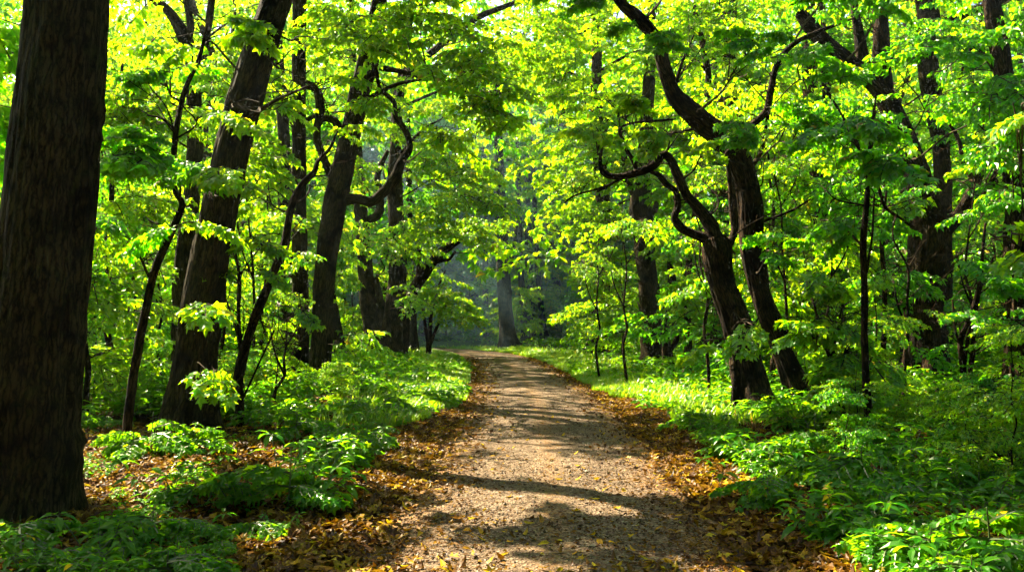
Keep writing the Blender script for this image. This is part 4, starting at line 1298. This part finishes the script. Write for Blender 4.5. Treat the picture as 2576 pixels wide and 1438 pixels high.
def undergrowth():
    """Ground cover from the middle distance on, one mass."""
    r = np.random.default_rng(88)
    mb = MB()
    P = []
    n = 15000
    y = 13.0 + (r.uniform(0, 1, n) ** 1.35) * 42
    x = r.uniform(-1, 1, n) * (0.68 * y + 1.5)
    pd, side = path_dist(x, y)
    lim = np.where(side > 0, 2.2 + 0.5 * np.sin(y * .7), 2.1 + 0.4 * np.sin(y * .6 + 1)) + np.where(side > 0, sstep(19, 14, y) * 1.0, sstep(15.5, 12.5, y) * 1.5)
    lim = lim - .25 + .35 * np.sin(y * 1.9) * np.sin(y * .83 + side)
    # bare litter patches stay open
    patch = np.sin(x * .8 + 2) * np.sin(y * .55 + .6 * x) + 0.5 * np.sin(1.7 * x - y)
    bare = (y < 17) & (patch < -0.15)
    keep = (pd > lim) & ~bare & ~((y > 31) & (pd < 3.6))
    x, y, pd = x[keep], y[keep], pd[keep]
    z = ground(x, y, pd)
    n = len(x)
    hgt = r.uniform(.12, .40, n) * (0.55 + 0.45 * sstep(2.2, 4.5, pd)) * (1 + 0.35 * np.sin(x * .9 + 1) * np.sin(y * .5)) * np.where((side[keep] < 0) & (y > 15) & (y < 33), 1.35, 1.0)
    A = np.column_stack([x, y, z - .02])
    Bt = np.column_stack([x + r.normal(0, .06, n), y + r.normal(0, .06, n), z + hgt])
    add_sticks(mb, A, Bt, np.full(n, .004), 1)
    for tier in range(2):
        m = 5
        p = np.repeat(A + (Bt - A) * (1 - .38 * tier), m, 0)
        ang = np.repeat(r.uniform(0, 6.28, n), m) + np.tile(np.arange(m) * 2 * PI / m, n) + r.normal(0, .25, n * m)
        dp = r.normal(.05 - .1 * tier, .28, n * m)
        D = np.column_stack([np.cos(ang) * np.cos(dp), np.sin(ang) * np.cos(dp), np.sin(dp)])
        Nn = np.column_stack([r.normal(0, .25, n * m), r.normal(0, .25, n * m), np.ones(n * m)]) - .2 * D
        put_leaves(mb, L_OVATE if tier == 0 else L_FAR, p + D * (.02 + .06 * tier), D, Nn, r.uniform(.11, .2, n * m), 0, np.clip(r.normal(.5, .22, n * m), 0, 1))
    o = link("undergrowth", mb.mesh("undergrowth", [LEAF_HERB, STEM]))
    o["kind"], o["label"], o["category"] = "stuff", "knee high green ground cover spreading under the trees", "undergrowth"


undergrowth()


def grass():
    r = np.random.default_rng(99)
    n = 90000
    y = 12.5 + r.uniform(0, 1, n) ** 1.2 * 36
    side = np.where(r.random(n) < .5, -1, 1)
    i = np.clip(np.searchsorted(PATH_C[:, 1], y), 1, len(PATH_C) - 1)
    cx = np.interp(y, PATH_C[:, 1], PATH_C[:, 0])
    off = 1.42 + np.abs(r.normal(0, 1, n)) * np.where(side > 0, 0.75, 0.75)
    x = cx + side * off
    pd, sd = path_dist(x, y)
    inner = 1.38 + .10 * np.sin(y * 1.3) + np.where(sd > 0, 0.85 * sstep(21, 14.5, y), 0.75 * sstep(17, 12.5, y)) + .1 * np.sin(y * 3.1)
    keep = (pd > inner) & (pd < 5)
    x, y, pd = x[keep], y[keep], pd[keep]
    n = len(x)
    z = ground(x, y, pd)
    h = r.uniform(.08, .24, n) * (0.6 + 0.6 * sstep(1.4, 2.6, pd))
    a = r.uniform(0, 6.28, n)
    lean = r.uniform(.2, .8, n) * h
    wd = r.uniform(.006, .012, n) * (1 + y / 30)
    sx, sy = -np.sin(a) * wd, np.cos(a) * wd
    base = np.column_stack([x, y, z - .01])
    S = np.column_stack([sx, sy, np.zeros(n)])
    mid = base + np.column_stack([np.cos(a) * lean * .35, np.sin(a) * lean * .35, h * .65])
    tip = base + np.column_stack([np.cos(a) * lean, np.sin(a) * lean, h])
    V = np.stack([base - S, base + S, mid + S * .7, mid - S * .7, tip], 1)
    q = (np.arange(n) * 5)[:, None]
    mb = MB()
    vary = np.repeat(np.clip(r.normal(.5, .25, n), 0, 1), 5)
    mb.add(V.reshape(-1, 3), q + np.array([[0, 1, 2, 3]]), 0, vary)
    mb.f.append((q + np.array([[3, 2, 4]]), 0))
    o = link("grass", mb.mesh("grass", [GRASS]))
    o["kind"], o["label"], o["category"] = "stuff", "short bright grass along both edges of the path", "grass"


grass()


def litter():
    r = np.random.default_rng(123)
    mb = MB()

    def scatter(x, y, size, tone, spread, lift=0.03, tpl=L_OVATE):
        n = len(x)
        pd, _ = path_dist(x, y)
        z = np.maximum(ground(x, y, pd), np.where(pd < PATH_HW, 0.03, -1)) + r.uniform(.004, lift, n)
        a = r.uniform(0, 6.28, n)
        tl = r.normal(0.05, .28, n)
        D = np.column_stack([np.cos(a) * np.cos(tl), np.sin(a) * np.cos(tl), np.sin(tl)])
        Nn = np.column_stack([r.normal(0, .38, n), r.normal(0, .38, n), np.where(r.random(n) < .5, 1, -1)])
        put_leaves(mb, tpl, np.column_stack([x, y, z]) - D * size[:, None] * .5 + np.array([0, 0, 1]) * size[:, None] * .07, D, Nn, size, 0, np.clip(r.normal(tone, spread, n), 0, 1))

    # side litter, thick
    n = 95000
    y = 3.2 + r.uniform(0, 1, n) ** 1.7 * 14
    x = r.uniform(-1, 1, n) * (.66 * y + 1.2)
    pd, side = path_dist(x, y)
    dens = sstep(1.05, 1.7, pd) * (1 - .55 * sstep(3.5, 6, pd)) * (1 - .5 * sstep(10, 16, y))
    keep = r.random(n) < dens
    x, y = x[keep], y[keep]
    h = len(x) // 2
    scatter(x[:h], y[:h], r.uniform(.055, .115, h), .45, .25, .05, L_OVATE)
    scatter(x[h:], y[h:], r.uniform(.06, .125, len(x) - h), .52, .26, .05, L_PALM)
    # a ribbon along both edges of the path further on
    n = 26000
    y = 8 + r.uniform(0, 1, n) * 26
    cx = np.interp(y, PATH_C[:, 1], PATH_C[:, 0])
    sd = np.where(r.random(n) < .5, -1, 1)
    wid = np.where(sd > 0, .28 + .45 * sstep(26, 12, y), .24 + .3 * sstep(20, 12, y))
    x = cx + sd * (1.34 + r.normal(0, .05, n) + np.abs(r.normal(0, 1, n)) * wid * .8 - (r.random(n) < .2) * np.abs(r.normal(0, .3, n)))
    scatter(x, y, r.uniform(.05, .10, n), .5, .25, .03, L_TRI)
    # broken crumbs trodden into the gravel
    n = 30000
    y = 3.2 + r.uniform(0, 1, n) ** 1.6 * 16
    cx = np.interp(y, PATH_C[:, 1], PATH_C[:, 0])
    u = r.uniform(-1, 1, n)
    keep = r.random(n) < (.25 + .75 * np.abs(u) ** 2) * (1 - .75 * sstep(6, 12, y))
    x, y = (cx + u * 1.3)[keep], y[keep]
    scatter(x, y, r.uniform(.018, .05, len(x)), .35, .25, .012, L_TRI)
    n = 6000
    y = 3.6 + r.uniform(0, 1, n) * 4.6
    cx = np.interp(y, PATH_C[:, 1], PATH_C[:, 0])
    u = r.uniform(-1, 1, n)
    blot = .5 + .5 * np.sin(2.1 * u + 1.3 * y) * np.sin(1.7 * y - 2.6 * u)
    keep = r.random(n) < (1 - sstep(5.2, 7.2, y)) * (.12 + .88 * blot ** 2) * .75
    x, y = (cx + u * 1.3)[keep], y[keep]
    scatter(x, y, r.uniform(.045, .105, len(x)), .6, .27, .03, L_OVATE)
    o = link("leaf_litter", mb.mesh("leaf_litter", [LITTER]))
    o["kind"], o["label"], o["category"] = "stuff", "carpet of brown and golden fallen leaves beside the path", "leaf litter"


litter()


def gravel():
    r = np.random.default_rng(321)
    n = 9000
    y = 3.4 + r.uniform(0, 1, n) ** 1.6 * 13
    x = np.interp(y, PATH_C[:, 1], PATH_C[:, 0]) + r.uniform(-1.25, 1.25, n)
    sz = r.uniform(.004, .013, n) * (1 + (r.random(n) < .04) * 1.2)
    O = np.array([[1, 0, 0], [0, 1, 0], [-1, 0, 0], [0, -1, 0], [0, 0, .7], [0, 0, -.7]], float)
    T = np.array([[0, 1, 4], [1, 2, 4], [2, 3, 4], [3, 0, 4], [1, 0, 5], [2, 1, 5], [3, 2, 5], [0, 3, 5]])
    V = O[None] * sz[:, None, None] * r.uniform(.6, 1.3, (n, 6, 1))
    a = r.uniform(0, 6.28, n)
    c, q = np.cos(a)[:, None], np.sin(a)[:, None]
    V = np.stack([V[..., 0] * c - V[..., 1] * q, V[..., 0] * q + V[..., 1] * c, V[..., 2]], -1)
    u = (x - np.interp(y, PATH_C[:, 1], PATH_C[:, 0])) / PATH_HW
    z = .012 + .028 * (1 - u ** 2) - .014 * np.exp(-((np.abs(u) - .5) / .16) ** 2)
    V += np.column_stack([x, y, z + sz * .3])[:, None, :]
    mb = MB()
    mb.add(V.reshape(-1, 3), ((np.arange(n) * 6)[:, None, None] + T[None]).reshape(-1, 3), 0, np.repeat(r.random(n), 6))
    o = link("gravel", mb.mesh("gravel", [STONE]))
    o["kind"], o["label"], o["category"] = "stuff", "loose grey brown gravel strewn over the near path", "gravel"


gravel()


# fallen leaves one can pick out on the bare gravel
def single_leaf(seed, tpl, tone):
    r = np.random.default_rng(seed)
    mb = MB()
    V, F = tpl
    V = V.copy()
    V[:, 2] = V[:, 2] * r.uniform(-1.2, .6) + .35 * np.abs(V[:, 1]) * r.uniform(.3, 1.2)
    V[:, 0] -= .5
    mb.add(V, F, 0, np.full(len(V), tone))
    return mb.mesh("fallen_leaf", [LITTER])


SINGLE = {"golden yellow": [single_leaf(i, L_PALM if i % 2 else L_OVATE, .88 + .04 * i) for i in range(3)], "orange brown": [single_leaf(10 + i, L_PALM if i % 2 else L_OVATE, .42 + .06 * i) for i in range(3)], "dark curled brown": [single_leaf(20 + i, L_OVATE, .08 + .05 * i) for i in range(3)]}
r = random.Random(4)
nf = 0
while nf < 260:
    y = 4.8 + r.random() ** 1.6 * 11
    u = r.uniform(-1, 1)
    x = float(np.interp(y, PATH_C[:, 1], PATH_C[:, 0])) + u * 1.15
    tone = r.choices(list(SINGLE), (5, 4, 2))[0]
    o = link("fallen_leaf", r.choice(SINGLE[tone]))
    o.location = (x, y, 0.045)
    o.rotation_euler = (r.gauss(0, .25), r.gauss(0, .25), r.uniform(0, 6.28))
    s = r.uniform(.055, .105)
    o.scale = (s, s, s)
    where = "near stretch" if y < 7.5 else "middle stretch"
    o["label"] = f"single {tone} fallen leaf lying on the gravel of the path's {where}"
    o["category"] = "leaf"
    o["group"] = f"{tone} leaves scattered on the path's {where}"
    nf += 1


# ------------------------------------------------------------------ haze
def haze(density):
    n = N("haze")
    v = n.add("ShaderNodeVolumePrincipled")
    v.inputs["Color"].default_value = (0.74, 0.88, 1.0, 1)
    v.inputs["Density"].default_value = density
    v.inputs["Anisotropy"].default_value = 0.35
    n.link(v.outputs[0], n.out.inputs["Volume"])
    mb = MB()
    X, Y0, Y1, Zt = 150, -40, 150, 34
    V = [(sx * X, y, z) for z in (-2.0, Zt) for y in (Y0, Y1) for sx in (-1, 1)]
    F = [(0, 2, 3, 1), (4, 5, 7, 6), (0, 1, 5, 4), (2, 6, 7, 3), (0, 4, 6, 2), (1, 3, 7, 5)]
    mb.add(V, F)
    o = link("haze", mb.mesh("haze", [n.m]))
    o["kind"], o["label"], o["category"] = "stuff", "thin pale haze hanging in the wood", "haze"


HAZE = 0.0002
if HAZE > 0:
    haze(HAZE)


def mist():
    n = N("mist")
    v = n.add("ShaderNodeVolumePrincipled")
    v.inputs["Color"].default_value = (0.5, 0.84, 1.0, 1)
    v.inputs["Density"].default_value = 0.009
    v.inputs["Anisotropy"].default_value = 0.1
    n.link(v.outputs[0], n.out.inputs["Volume"])
    mb = MB()
    a, e = np.meshgrid(np.arange(28) / 28 * 2 * PI, np.linspace(-PI / 2, PI / 2, 15))
    V = np.stack([-2.5 + 11 * np.cos(a) * np.cos(e), 54 + 17 * np.sin(a) * np.cos(e), 5 + 10 * np.sin(e)], -1).reshape(-1, 3)
    i, j = np.meshgrid(np.arange(14), np.arange(28), indexing='ij')
    p, q = i * 28 + j, i * 28 + (j + 1) % 28
    mb.add(V, np.stack([p, q, q + 28, p + 28], -1).reshape(-1, 4))
    o = link("mist", mb.mesh("mist", [n.m]))
    o["kind"], o["label"], o["category"] = "stuff", "bluish morning mist lit by the sun beyond the path's bend", "mist"


mist()
print("objects", len(scene.objects), "verts", sum(len(m.vertices) for m in bpy.data.meshes))
